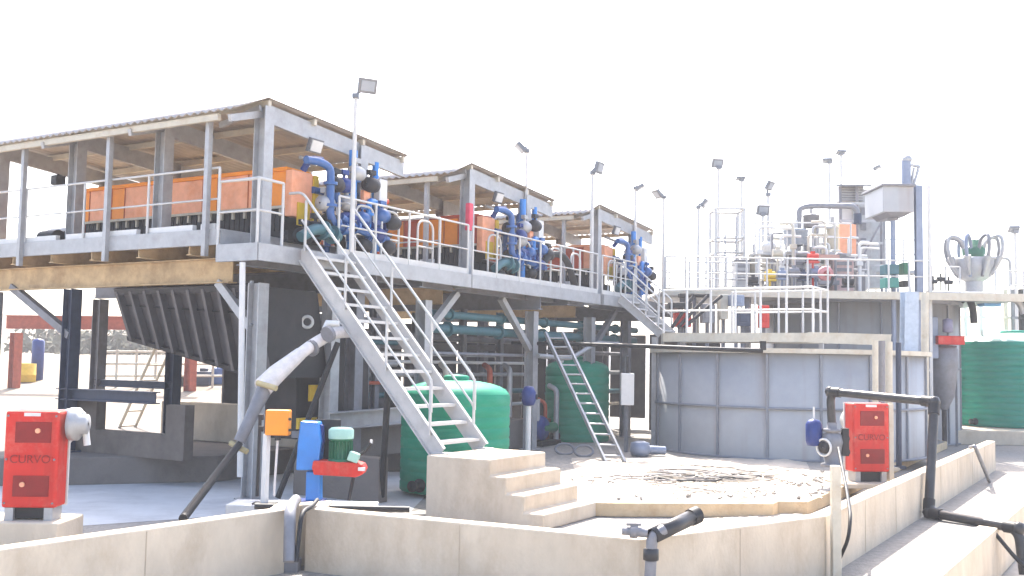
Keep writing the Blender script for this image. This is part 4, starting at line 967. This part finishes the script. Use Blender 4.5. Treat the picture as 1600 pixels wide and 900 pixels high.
tag(MB().cbox(G(-.36, 7.95, 2.3), .16, .16, 4.6, A, B).build('edge_post', GALVD, loc=G(-.36, 7.95, 0)), 'tall grey post at the left edge of the picture beside the first platform', 'post')
tag(MB().cbox(atd(91, 282, 22.5), .24, .22, .22, A, B).beam(atd(91, 282, 22.5), V((atd(91, 282, 22.5).x, 22.5, 6.5)), .04, .04).build('speaker_box', BLACK, bevel=.02, loc=atd(91, 282, 22.5)), 'small black box hung under the left end of the first canopy', 'box')
t = thing('deck_winch', 'small dark winch with cable drum on the first deck near the left end', 'winch', G(.5, 6.1, DK))
MB().cyl(G(.3, 5.9, DK + .25), G(.3, 6.4, DK + .25), .17).build('drum', BLACK, t); MB().abox(.15, .6, 5.75, 6.55, DK + .002, DK + .1).build('base', DARK, t); MB().cyl(G(.55, 6.0, DK + .3), G(.55, 6.3, DK + .3), .13).build('motor', DARK, t)

# ------------------------------------------------------------------ flood light poles
def flood(px, pyb, pyt, d, hx, hy, face, tilt, size, label, zb=None, r=.04):
    top = atd(px, pyt, d); base = V((top.x, top.y, zb if zb is not None else atd(px, pyb, d).z))
    t = thing('flood_light', label, 'flood light', base, 'flood lights on poles')
    MB().tube([base, top], [r * 1.15, r * .85], 8).build('pole', RAIL, t)
    hc = atd(hx, hy, d)
    f = V((math.sin(face) * math.cos(tilt), -math.cos(face) * math.cos(tilt), -math.sin(tilt))).normalized()
    sx = f.cross(Z).normalized(); sy = sx.cross(f)
    h = MB().cbox(hc, size, size * .24, size * .8, sx, f, sy).build('lamp_head', LAMPG, t, bevel=size * .04)
    MB().cbox(hc + f * size * .125, size * .72, .012, size * .52, sx, f, sy).build('lens', GLASS, h)
    mb = MB()
    for k in range(5): mb.cbox(hc - f * size * .15 + sx * size * (k - 2) * .18, size * .03, size * .08, size * .66, sx, f, sy)
    mb.build('fins', LAMPG, h)
    mb = MB(); mb.tube([top, top.lerp(hc, .45) - f * size * .2, hc - f * size * .12], size * .06 + .01, 6); mb.cbox(top, r * 3, r * 3, r * 2); mb.build('bracket', LAMPG, t)
    return t
R_ = math.radians
flood(556, 375, 150, 17.8, 574, 134, R_(25), R_(20), .34, 'largest flood light on the tall pole by the first canopy corner', WK)
flood(823, 420, 236, 25.2, 813, 231, R_(-80), R_(45), .36, 'flood light tilted to the left on the pole by the second canopy corner', WK, .045)
flood(926, 432, 270, 27.8, 936, 262, R_(60), R_(15), .4, 'flood light turned to the right on the pole in front of the third canopy', WK, .05)
flood(993, 440, 294, 30.5, 1000, 293, R_(80), R_(60), .34, 'small flood light pointing down at the right corner of the third canopy', WK, .045)
flood(1037, 440, 308, 33, 1027, 303, R_(-70), R_(40), .4, 'flood light tilted left on the pole just right of the third canopy', 0, .05)
flood(1091, 440, 324, 35, 1101, 318, R_(70), R_(35), .4, 'flood light tilted right on the shorter pole left of the caged ladder', 0, .05)
flood(1123, 440, 262, 36.5, 1121, 255, R_(10), R_(25), .42, 'flood light facing us on the tall pole in front of the caged ladder', 0, .055)
flood(1159, 440, 281, 42, 1157, 279, R_(0), R_(75), .36, 'flat topped flood light behind the caged ladder', 0, .06)
flood(1200, 440, 304, 38, 1203, 290, R_(50), R_(30), .44, 'upper flood light on the double pole left of the process pipes', 0, .06)
flood(1192, 440, 335, 36, 1192, 328, R_(10), R_(25), .46, 'lower flood light on the short pole in front of the double pole', 0, .06)
flood(1296, 440, 253, 44, 1293, 251, R_(-20), R_(70), .4, 'small flood light left of the plant tower top', 0, .07)
flood(1314, 440, 240, 45, 1314, 238, R_(0), R_(75), .4, 'highest flood light on the pole at the left side of the plant tower', 0, .07)
flood(1367, 300, 264, 46, 1371, 262, R_(60), R_(70), .4, 'small flood light above the plant tower roof', 0, .05)
flood(1586, 440, 362, 50, 1584, 358, R_(-10), R_(60), .5, 'faint flood light far away at the right edge', 0, .09)

# ------------------------------------------------------------------ plant on the raised walkway
PZ = 4.62
def U(px, d, z): p = atd(px, 450, d); return V((p.x, p.y, z))
def zof(px, py, d): return atd(px, py, d).z
# caged ladder
t = thing('caged_ladder', 'pale caged ladder and platform standing left on the raised walkway', 'ladder', U(1140, 35, PZ))
x0, x1 = U(1118, 35, 0), U(1163, 35, 0); zt = zof(1140, 326, 35)
for p in (x0, x1, x0 + V((0, 1, 0)), x1 + V((0, 1, 0))): MB().tube([p + Z * PZ, p + Z * zt], .05, 8).build('post', RAIL, t)
for z in (zt, zof(1140, 372, 35), zof(1140, 395, 35)): MB().tube([x0 + Z * z, x1 + Z * z, x1 + V((0, 1, z)), x0 + V((0, 1, z)), x0 + Z * z], .035, 6).build('ring_rail', RAIL, t)
xm = x0 + V((.3, 0, 0))
for s_ in (0, .38): MB().tube([xm + V((s_, -.1, PZ)), xm + V((s_, -.1, zof(1130, 338, 35)))], .03, 6).build('stile', GALV, t)
for k in range(9): MB().tube([xm + V((0, -.1, PZ + .2 + .25 * k)), xm + V((.38, -.1, PZ + .2 + .25 * k))], .02, 6).build('rung', GALV, t)
PALE = mat('pale_pink_paint', (.48, .33, .30), .6)
# louvred plant tower
t = thing('plant_tower', 'pale stepped plant tower block with louvres at the back of the raised walkway', 'tower', U(1345, 38, PZ))
def blk(px0, px1, py0, py1, d, dep, m, name, par, bev=.02):
    p, q = atd(px0, py1, d), atd(px1, py0, d)
    mb = MB(); mb.box8([V((p.x, d, p.z)), V((p.x, d + dep, p.z)), V((q.x, d + dep, p.z)), V((q.x, d, p.z)), V((p.x, d, q.z)), V((p.x, d + dep, q.z)), V((q.x, d + dep, q.z)), V((q.x, d, q.z))])
    if par is None: return mb
    return mb.build(name, m, par, bevel=bev)
blk(1336, 1362, 296, 450, 38, 1.6, GALV, 'tower_body', t); blk(1313, 1350, 290, 314, 37.8, 1.2, GALV, 'louvre_box', t); blk(1362, 1380, 338, 450, 38.3, 1.0, GALV, 'side_duct', t); blk(1316, 1337, 318, 450, 38.2, 1.2, WHITE, 'lower_casing', t); blk(1380, 1384, 345, 450, 38.4, .9, GALVD, 'duct_edge', t)
for px_ in (1314, 1340, 1378): MB().beam(U(px_, 37.6, PZ), U(px_, 37.6, zof(px_, 292, 37.6)), .09, .09).build('frame_post', GALVD, t)
for py_ in (318, 345, 380, 415): MB().beam(atd(1313, py_, 37.55), atd(1380, py_, 37.55), .06, .09).build('frame_beam', GALV, t)
MB().beam(atd(1340, 415, 37.5), atd(1378, 345, 37.5), .05, .06).build('frame_brace', GALVD, t)
MB().box8([atd(1306, 291, 37.3), atd(1306, 291, 39.4), atd(1362, 291, 39.4), atd(1362, 291, 37.3), atd(1306, 288, 37.3), atd(1306, 288, 39.4), atd(1362, 288, 39.4), atd(1362, 288, 37.3)]).build('roof_plate', GALVD, t)
mb = MB()
for k in range(6): mb.cbox(atd(1331, 293 + k * 4, 37.75), .8, .04, .03)
mb.build('louvre', GALVD, t)
for k in range(5): MB().cbox(atd(1349, 330 + k * 24, 37.97), .2, .04, .28).build('hatch', GALVD, t)
tag(blk(1312, 1338, 350, 400, 36.6, .3, ORANGE, '', None).build('orange_panel', SALMON, bevel=.02, loc=atd(1325, 400, 36.6)), 'upright orange panel in front of the pale plant tower', 'panel')
# agitator bridge box on columns
t = thing('agitator_bridge', 'grey agitator drive box on a tall blue grey column, motor on top', 'agitator', U(1436, 31.2, 0))
blk(1380, 1428, 290, 331, 30.5, 1.6, TANKG, 'drive_box', t); blk(1378, 1432, 287, 290, 30.4, 1.8, GALVD, 'top_plate', t); 
mb = MB(); p = atd(1393, 332, 30.8); mb.prism([atd(1384, 331, 30.5), atd(1424, 331, 30.5), atd(1414, 338, 30.7), atd(1392, 338, 30.7)], V((0, 1.2, 0))); mb.build('box_skirt', GALVD, t)
pz = U(1396, 31, 0); MB().cyl(pz + Z * zof(1396, 334, 31), pz + Z * 2.5, .075).build('drive_shaft', STEELB, t); MB().lathe(pz + Z * zof(1396, 345, 31), [(.08, 0), (.16, .02), (.16, .1), (.08, .12)], 16).build('coupling', GALVD, t)
for y_ in (422, 443): blk(1384, 1405, y_ - 9, y_ + 6, 30.7, .5, TEAL if y_ < 430 else mat('teal_green', (.04, .2, .17), .5), 'gearbox', t)
blk(1412, 1421, 410, 428, 30.7, .4, GREENM, 'gearbox', t); blk(1412, 1421, 438, 448, 30.7, .4, BLACK, 'gearbox', t)
MB().tube([atd(1416, 288, 31), atd(1416, 252, 31)], .14, 14).build('motor', STEELB, t); MB().lathe(atd(1417, 252, 31), [(.15, 0), (.17, .05), (.1, .18), (.01, .2)], 14).build('motor_cap', GALV, t)
mb = MB(); mb.tube([atd(1428, 288, 31), atd(1436, 260, 31), atd(1424, 258, 31)], .05, 8); mb.tube([atd(1424, 288, 31), atd(1428, 262, 31)], .045, 8); mb.build('motor_bracket', GALV, t)
cz = U(1425, 30.2, 0); ctop = U(1436, 30.9, zof(1436, 290, 30.9))
MB().ibeam(V((ctop.x, ctop.y, 0)), ctop, .2, .2, side=(1, 0, 0)).build('column', STEELB, t); MB().cbox(V((ctop.x + .33, ctop.y, ctop.z / 2)), .09, .09, ctop.z).build('column', RAIL, t)
t = thing('walkway_column', 'broad pale blue steel column standing right of the red hose pump', 'column', U(1419, 27, .0))
MB().ibeam(U(1416, 27, .2), U(1421, 27, zof(1420, 456, 27)), .36, .36, side=(1, 0, 0)).build('column', mat('pale_blue_steel', (.33, .38, .45), .5, .2), t); MB().cbox(U(1416, 27, .28), .6, .6, .16).build('base_plate', STEELB, t); 
t = thing('walkway_column', 'cream pipe column just right of the broad pale blue column', 'column', U(1446, 28, 0))
MB().cyl(U(1443, 28, 0), U(1445, 28, zof(1444, 457, 28)), .1).build('column', CREAM, t); MB().cyl(U(1430, 28.4, 0), U(1432, 28.4, zof(1432, 457, 28)), .05).build('conduit', BLACK, t); MB().cbox(U(1440, 28, zof(1440, 578, 28)), .5, .06, .06).build('tie', RAIL, t)
for k, (px, m, r) in enumerate(((1366, CREAM, .06), (1376, GALVD, .07), (1386, CREAM, .09), (1402, NAVY, .06))):
    p = U(px, 21.8 + .3 * k, .2); tag(MB().cyl(p, U(px + 1, 21.8 + .3 * k, zof(px, 531, 21.8 + .3 * k) - .02 * k), r).cbox(p + Z * .03, r * 4, r * 4, .06).build('standpipe', m, loc=p), ['cream', 'grey', 'wide cream', 'navy'][k] + ' standpipe rising behind the right red pump, ' + ['leftmost', 'second from left', 'third from left', 'rightmost'][k] + ' of four', 'pipe', 'standpipes behind the right red pump')
for k, (px0, px1, d, z0_, lab) in enumerate(((1180, 1330, 34.2, 1.5, 'pale railed mezzanine landing between the caged ladder and the plant tower'), (1384, 1440, 33.5, .9, 'pale railed landing under the agitator drive box'), (1456, 1500, 33.4, .02, 'pale rail frame right of the tall agitator column'), (1556, 1600, 34.5, .02, 'pale rail frame right of the cyclone cluster'))):
    t = thing('railed_landing', lab, 'landing', U((px0 + px1) / 2, d, PZ), 'railed landings on the raised walkway')
    p, q = U(px0, d, PZ + z0_), U(px1, d, PZ + z0_)
    if z0_ > .1: MB().box8([p, p + V((0, .9, 0)), q + V((0, .9, 0)), q, p + Z * .1, p + V((0, .9, .1)), q + V((0, .9, .1)), q + Z * .1]).build('grating', GALV, t)
    handrail(t, [p + Z * .1, q + Z * .1], 1.0, .55, r=.026)
    if z0_ > .1:
        for u in (.02, .35, .68, .98): MB().beam(U(px0 + (px1 - px0) * u, d + .1, PZ), p.lerp(q, u) + V((0, .1, 0)), .08, .08).build('leg', RAIL, t)
# overhead pipes and vessels
t = thing('overhead_pipe', 'thick grey pipe looping over the vessels to the orange panel', 'pipe', atd(1255, 420, 35.5))
MB().tube(bend([atd(1247, 400, 35.5), atd(1249, 326, 35.5), atd(1262, 322, 35.5), atd(1338, 322, 35.5), atd(1340, 348, 35.5)], .35, 6), .1, 10).build('pipe', GALVD, t); MB().cyl(atd(1340, 334, 35.5), atd(1340, 350, 35.5), .14).build('valve', NAVY, t)
def vessel(px0, px1, py0, py1, d, m, label, name='process_vessel'):
    p = atd((px0 + px1) / 2, py1, d); z1 = zof((px0 + px1) / 2, py0, d); r = (px1 - px0) / 2 * d / FPX; h = z1 - p.z
    t = thing(name, label, 'vessel', p, 'process vessels on the raised walkway')
    MB().lathe(p, [(r * .8, 0), (r, .05), (r, h * .85), (r * 1.08, h * .86), (r * 1.08, h * .92), (r * .7, h), (.01, h)], 24).build('shell', m, t)
    for s_ in (-1, 1): MB().cbox(V((p.x + s_ * r * .8, p.y, (p.z + PZ) / 2)), .08, .08, max(.1, p.z - PZ + .1)).build('leg', GALVD, t)
    MB().cyl(p + Z * h, p + Z * (h + .3), .06).build('nozzle', GALV, t)
vessel(1225, 1262, 358, 384, 34.5, mat('vessel_blue_grey', (0.28, 0.32, 0.38), .5), 'blue grey vessel with dark bands left of the overhead pipe legs')
vessel(1262, 1290, 385, 412, 34.8, GALV, 'grey vessel below the overhead pipe'); vessel(1190, 1212, 378, 440, 35.5, WHITE, 'slim white vessel by the lower flood light'); vessel(1170, 1186, 395, 440, 35, CREAM, 'slim cream vessel right of the caged ladder'); vessel(1255, 1280, 335, 356, 36, GALVD, 'dark topped vessel hanging under the overhead pipe')
vessel(1292, 1310, 352, 400, 36, CREAM, 'cream vessel left of the orange panel')
for k in range(52):
    px = random.uniform(1168, 1345); d = random.uniform(33, 36.5); py = random.uniform(345, 425)
    p = U(px, d, PZ); q = atd(px, py, d); m = random.choice([RAIL, GALV, CREAM, WHITE, WHITE, GALVD])
    pts = bend([p, V((p.x, p.y, q.z)), V((p.x + random.choice((-.4, .4, .7)), p.y + .2, q.z))], .15)
    o = MB().tube(pts, random.uniform(.03, .06), 8).cbox(V((p.x, p.y, p.z + (q.z - p.z) * random.uniform(.3, .7))), .2, .2, .14).build('plant_pipe', m, loc=p)
    tag(o, 'pale bent plant pipe among the vessels on the raised walkway', 'pipe', 'plant pipes among the vessels')
CC = [(1176, 437, DARK), (1203, 430, YELL), (1222, 428, STEELB), (1240, 424, GALVD), (1255, 430, NAVY), (1275, 425, STEELB), (1215, 395, CREAM), (1270, 402, RED), (1325, 440, DARK)]
CN = ['black', 'yellowish', 'blue grey', 'grey', 'navy', 'steel blue', 'cream', 'red', 'blackish']
for (px, py, m), nm in zip(CC, CN):
    p = atd(px, py, 32.6); mb = MB(); mb.cyl(p - V((.16, 0, 0)), p + V((.16, 0, 0)), .12); mb.cbox(p - Z * .16, .36, .22, .06); mb.cbox(p + Z * .14, .12, .12, .1); mb.beam(V((p.x, p.y, PZ)), p - Z * .18, .06, .06)
    tag(mb.build('small_motor', m, loc=V((p.x, p.y, PZ))), nm + ' small motor mounted on a stand on the raised walkway', 'motor', 'small motors on the raised walkway')
t = thing('pink_pump', 'faded pink pump with black hose on the raised walkway below the orange panel', 'pump', atd(1290, 440, 32))
p = atd(1290, 428, 32); MB().lathe(p, [(.02, -.1), (.22, -.08), (.25, 0), (.22, .08), (.02, .1)], 18, axis=V((0, -1, 0))).build('casing', mat('faded_pink', (.5, .2, .19), .5), t); MB().cyl(p + V((0, -.1, 0)), p + V((0, -.16, 0)), .1).build('hub', REDD, t)
MB().tube(bend([p + V((.2, -.1, -.1)), p + V((.1, -.15, -.42)), p + V((-.6, -.2, -.5))], .2), .05, 8).build('hose', BLACK, t); MB().cbox(p - Z * .28, .4, .3, .12).build('base', GALVD, t)
tag(blk(1280, 1312, 398, 404, 32.8, .4, RUST, '', None).build('rusty_shelf', mat('faded_rust', (.42, .25, .2), .7), loc=atd(1295, 404, 32.8)), 'faded rusty shelf beam above the pink pump', 'shelf')
for k, (px0, px1, py0, py1, d, m, nm) in enumerate(((1236, 1258, 404, 446, 34.2, GALV, 'square grey filter housing left of the pink pump'), (1262, 1282, 410, 446, 33.8, WHITE, 'white control cabinet left of the pink pump'), (1302, 1334, 404, 448, 34.0, PALE, 'pale pink panelled housing below the orange panel'), (1338, 1352, 410, 450, 35, GALVD, 'narrow dull housing right of the orange panel'), (1208, 1230, 410, 446, 34.4, CREAM, 'cream housing in the middle of the raised walkway'), (1150, 1172, 408, 446, 34.5, GALV, 'grey housing beside the caged ladder foot'))):
    p_ = atd((px0 + px1) / 2, py1, d); t = thing('plant_housing', nm, 'housing', V((p_.x, p_.y, PZ)), 'housings on the raised walkway')
    blk(px0, px1, py0, py1 + 8, d, .7, m, 'body', t)
    for q_ in range(3): blk(px0 + 3, px1 - 3, py0 + 5 + q_ * 10, py0 + 10 + q_ * 10, d - .03, .028, GALVD, 'louvre', t, 0)
    blk(px0 - 2, px1 + 2, py0 - 2.5, py0 - .2, d - .05, .8, GALVD, 'lid', t)
# cyclone cluster
t = thing('cyclone_cluster', 'pale cyclone cluster with arching hoses and a green valve, at the right', 'cyclone', atd(1522, 450, 36))
cy = atd(1522, 440, 36); d = 36
MB().lathe(cy, [(.3, 0), (.48, .1), (.6, .4), (.66, .78), (.63, .82), (.5, .84), (.01, .86)], 28).build('launder_pot', GALV, t)
MB().lathe(cy + Z * .84, [(.36, 0), (.4, .3), (.3, .4), (.22, .42), (.2, .62), (.02, .66)], 20).build('distributor', GREENM, t)
for k in range(8):
    an = 2 * PI * k / 8 + .12; e_ = V((math.cos(an), math.sin(an), 0))
    MB().tube(bend([cy + e_ * .3 + Z * 1.0, cy + e_ * .45 + Z * 1.5, cy + e_ * .92 + Z * 1.62, cy + e_ * .98 + Z * 1.0, cy + e_ * .5 + Z * .15], .4, 6), .06, 8).build('arch_hose', (GALVD, GALV, STEELB)[k % 3], t)
    MB().tube([cy + e_ * .86 + Z * .85, cy + e_ * .6 + Z * .2], [.12, .04], 10).build('cyclone_cone', GALV, t)
MB().cyl(cy + Z * .0, cy - Z * .5, .3).build('base', GALV, t)
MB().tube(bend([atd(1548, 403, 35.5), atd(1578, 404, 35.5), atd(1580, 445, 35.5)], .2), .05, 8).build('outlet_pipe', GALV, t)
# equipment behind and around the huge green tank
t = thing('mixing_vessel', 'grey cone bottomed mixing vessel with a red frame left of the huge green tank', 'vessel', U(1470, 32, .3))
mc_ = U(1473, 32, 0)
MB().lathe(mc_, [(.1, zof(1473, 640, 32)), (.3, zof(1473, 620, 32)), (.42, zof(1473, 575, 32)), (.42, zof(1473, 545, 32)), (.3, zof(1473, 540, 32)), (.01, zof(1473, 540, 32))], 24).build('cone', GALVD, t)
blk(1466, 1508, 525, 538, 31.4, .8, RED, 'red_frame', t); blk(1455, 1466, 495, 560, 31.6, .3, STEELB, 'panel', t)
for px in (1455, 1492): MB().beam(U(px, 32.2, 0), U(px, 32.2, zof(px, 540, 32.2)), .07, .07).build('leg', GALVD, t)
MB().tube([mc_ + Z * zof(1473, 640, 32), mc_ + Z * .1], .08, 8).build('outlet', DARK, t)
MB().lathe(U(1480, 31.6, zof(1480, 520, 31.6)), [(.02, 0), (.15, .02), (.15, .4), (.02, .45)], 14).build('motor', mat('lilac_grey', (.23, .22, .32), .5), t)
t = thing('hose_arch', 'thick black hose arching over beside the mixing vessel', 'hose', atd(1520, 500, 33))
MB().tube(bend([atd(1502, 470, 33), atd(1512, 462, 33), atd(1520, 480, 33), atd(1522, 505, 33)], .35, 6), .11, 10).build('hose', BLACK, t)
tag(MB().tube(bend([atd(1462, 485, 32.6), atd(1472, 472, 32.6), atd(1492, 466, 32.6)], .3, 6), .05, 8).build('black_hose', BLACK, loc=atd(1462, 485, 32.6)), 'thin curved black hose above the red frame of the mixing vessel', 'hose')
tag(blk(1537, 1565, 460, 478, 33.5, .5, BLUEL, '', None).build('blue_unit', mat('sky_blue_paint', (.12, .34, .62), .5), bevel=.03, loc=atd(1550, 478, 33.5)), 'sky blue machine box above the huge green tank', 'machine')
for k, (px, m) in enumerate(((1508, WHITE), (1532, WHITE), (1571, CREAM), (1582, GALVD), (1597, BLACK))):
    p = U(px, 39.2, 0); tag(MB().tube([p, U(px, 39.2, zof(px, 452, 39.2))], .08 if k < 4 else .15, 8).cbox(p + Z * 4.4, .25, .25, .1).build('support_pipe', m, loc=p), ['white upright pipe left of the sky blue box', 'white upright pipe touching the sky blue box', 'cream upright pipe right of the sky blue box', 'grey upright pipe behind the huge green tank', 'thick black upright pipe at the right edge'][k], 'pipe', 'upright pipes behind the huge green tank')
for k, (px, py) in enumerate(((1458, 440), (1470, 436), (1482, 441))):
    p = atd(px, py, 33); tag(MB().cyl(p - V((.12, 0, 0)), p + V((.12, 0, 0)), .07).cyl(p, p + Z * .18, .03).beam(V((p.x, p.y, 4.5)), p, .04, .04).build('small_valve', BLACK, loc=p), 'small black valve on the raised walkway right of the tall column, ' + ['leftmost', 'middle', 'rightmost'][k] + ' of three', 'valve', 'small black valves right of the column')
tag(MB().tube(bend([atd(1448, 459, 31), atd(1560, 462, 31), atd(1592, 470, 31), atd(1600, 490, 31)], .5, 6), .1, 10).build('header_pipe', GALV, loc=atd(1560, 462, 31)), 'long grey header pipe along the raised walkway edge bending down at the right edge', 'pipe')
# dark plant clutter seen between the tank platform rails
for k, (px, py, w_, h_, m, nm) in enumerate(((1062, 478, 36, 10, DARK, 'black duct'), (1066, 500, 26, 22, RED, 'red pump block'), (1105, 490, 20, 30, GALVD, 'grey cabinet'), (1150, 470, 22, 18, STEELB, 'blue grey box'), (1160, 497, 22, 26, NAVY, 'dark control box'), (1193, 495, 14, 36, RED, 'red pump housing'), (1130, 480, 12, 40, CREAM, 'cream cabinet'), (1085, 462, 50, 6, DARK, 'black beam'))):
    p = atd(px, py, 29.2 + .12 * k); W2 = w_ * 29 / FPX; H2 = h_ * 29 / FPX
    t = thing('equipment_box', f'{nm} standing behind the tank platform rails', 'equipment', V((p.x, p.y, .0)), 'equipment behind the tank platform')
    MB().cbox(p, W2, .4, H2).cbox(p + V((0, -.21, .0)), W2 * .6, .03, H2 * .5).build('box', m, t, bevel=.02)
    MB().beam(V((p.x, p.y, 0)), p - Z * H2 / 2, .09, .09).build('stand', GALVD, t)
for k in range(3):
    p, q = atd(1050 + 9 * k, 512, 28.9), atd(1084 + 22 * k, 462, 29); tag(MB().tube([p, q], .05, 8).build('slanted_strut', DARK, loc=p), 'dark slanted strut behind the tank platform rails', 'strut', 'slanted struts behind the tank platform')

# ------------------------------------------------------------------ cables and rubble on the sandy slab
SANDW = mat('sandy_wire', (.36, .32, .27), .9)
HOSEG = mat('dusty_cable', (.22, .20, .19), .8)
for k in range(9):
    cx, cy_ = random.uniform(1055, 1165), random.uniform(738, 752)
    c0 = atz(cx, cy_, .26); pts = []
    for i in range(26):
        an = i * .55 + k; rr = .25 + .25 * random.random()
        pts.append(c0 + V((math.cos(an) * rr * 1.5, math.sin(an) * rr, .02 + .05 * random.random())))
    tag(MB().tube(pts, .013, 5).build('loose_cable', (HOSEG, SANDW, SANDW, BLACK)[k % 4], loc=c0), 'loose tangled cable lying on the sandy slab before the low grey tank', 'cable', 'loose cables on the sandy slab')
for k in range(16):
    c0 = atz(random.uniform(960, 1240), random.uniform(736, 768), .25); pts = []; an = random.uniform(0, 6); p = V(c0)
    for i in range(14):
        an += random.uniform(-.9, .9); p = p + V((math.cos(an) * .16, math.sin(an) * .13, 0)); pts.append(V((p.x, p.y, .265 + .04 * random.random())))
    tag(MB().tube(pts, random.choice((.008, .011, .014)), 5).build('loose_wire', random.choice((HOSEG, SANDW, SANDW)), loc=c0), 'thin loose wire curling over the sandy slab before the low grey tank', 'wire', 'loose wires on the sandy slab')
mb = MB()
for k in range(700):
    px, py = random.gauss(1120, 90), 735 + 45 * random.random() ** 1.8
    px = max(890, min(1285, px))
    if k % 3 == 0: px, py = random.uniform(1130, 1285), random.uniform(742, 772)
    if k % 7 == 0: px, py = random.uniform(1080, 1290), random.uniform(800, 822)
    p = atz(px, py, .25 if py < 790 else .02); s_ = random.choice((.008, .012, .015, .02, .03, .045))
    e1 = V((random.gauss(0, 1), random.gauss(0, 1), random.gauss(0, .4))).normalized(); e2 = e1.cross(Z).normalized(); e3 = e1.cross(e2)
    mb.cbox(p, s_ * 1.6, s_, s_ * .7, e1, e2, e3)
mb.build('rubble', mat('rubble_grey', (.33, .29, .25), .95, var=.3, scale=4), kind='stuff')
for k, (px, py) in enumerate(((882, 705), (912, 708))):
    c0 = atz(px, py, .3); tag(MB().tube([c0 + V((math.cos(x) * .22, .1 * math.sin(x), .12 * math.sin(x) + .05)) for x in [i * .45 for i in range(15)]], .03, 6).build('hose_coil', GALVD, loc=c0), ['grey hose coil further left of the ladder foot', 'grey hose coil nearer to the ladder foot'][k], 'hose', 'pale hose coils on the slab')
p = atz(1000, 712, .24); tag(MB().lathe(p, [(.01, 0), (.2, 0), (.24, .1), (.22, .3), (.1, .34), (.01, .35)], 18).cyl(p + V((.1, 0, .15)), p + V((.6, .1, .12)), .1).build('floor_pump', STEELB, loc=p), 'small blue grey pump on the slab at the left foot of the low grey tank', 'pump')

# ------------------------------------------------------------------ haze volume added to whiten far things across the yard
hz = bpy.data.materials.new('haze'); hz.use_nodes = True; n = hz.node_tree.nodes; n.clear()
ho = n.new('ShaderNodeOutputMaterial'); hv = n.new('ShaderNodeVolumePrincipled'); hv.inputs['Color'].default_value = (.97, .97, 1, 1); hv.inputs['Density'].default_value = 0.0016
hz.node_tree.links.new(hv.outputs['Volume'], ho.inputs['Volume'])
mb = MB(); mb.box8([V((-1600, -210, -2)), V((-1600, 2600, -2)), V((1600, 2600, -2)), V((1600, -210, -2)), V((-1600, -210, 15)), V((-1600, 2600, 15)), V((1600, 2600, 15)), V((1600, -210, 15))])
mb.build('haze', hz, kind='stuff')
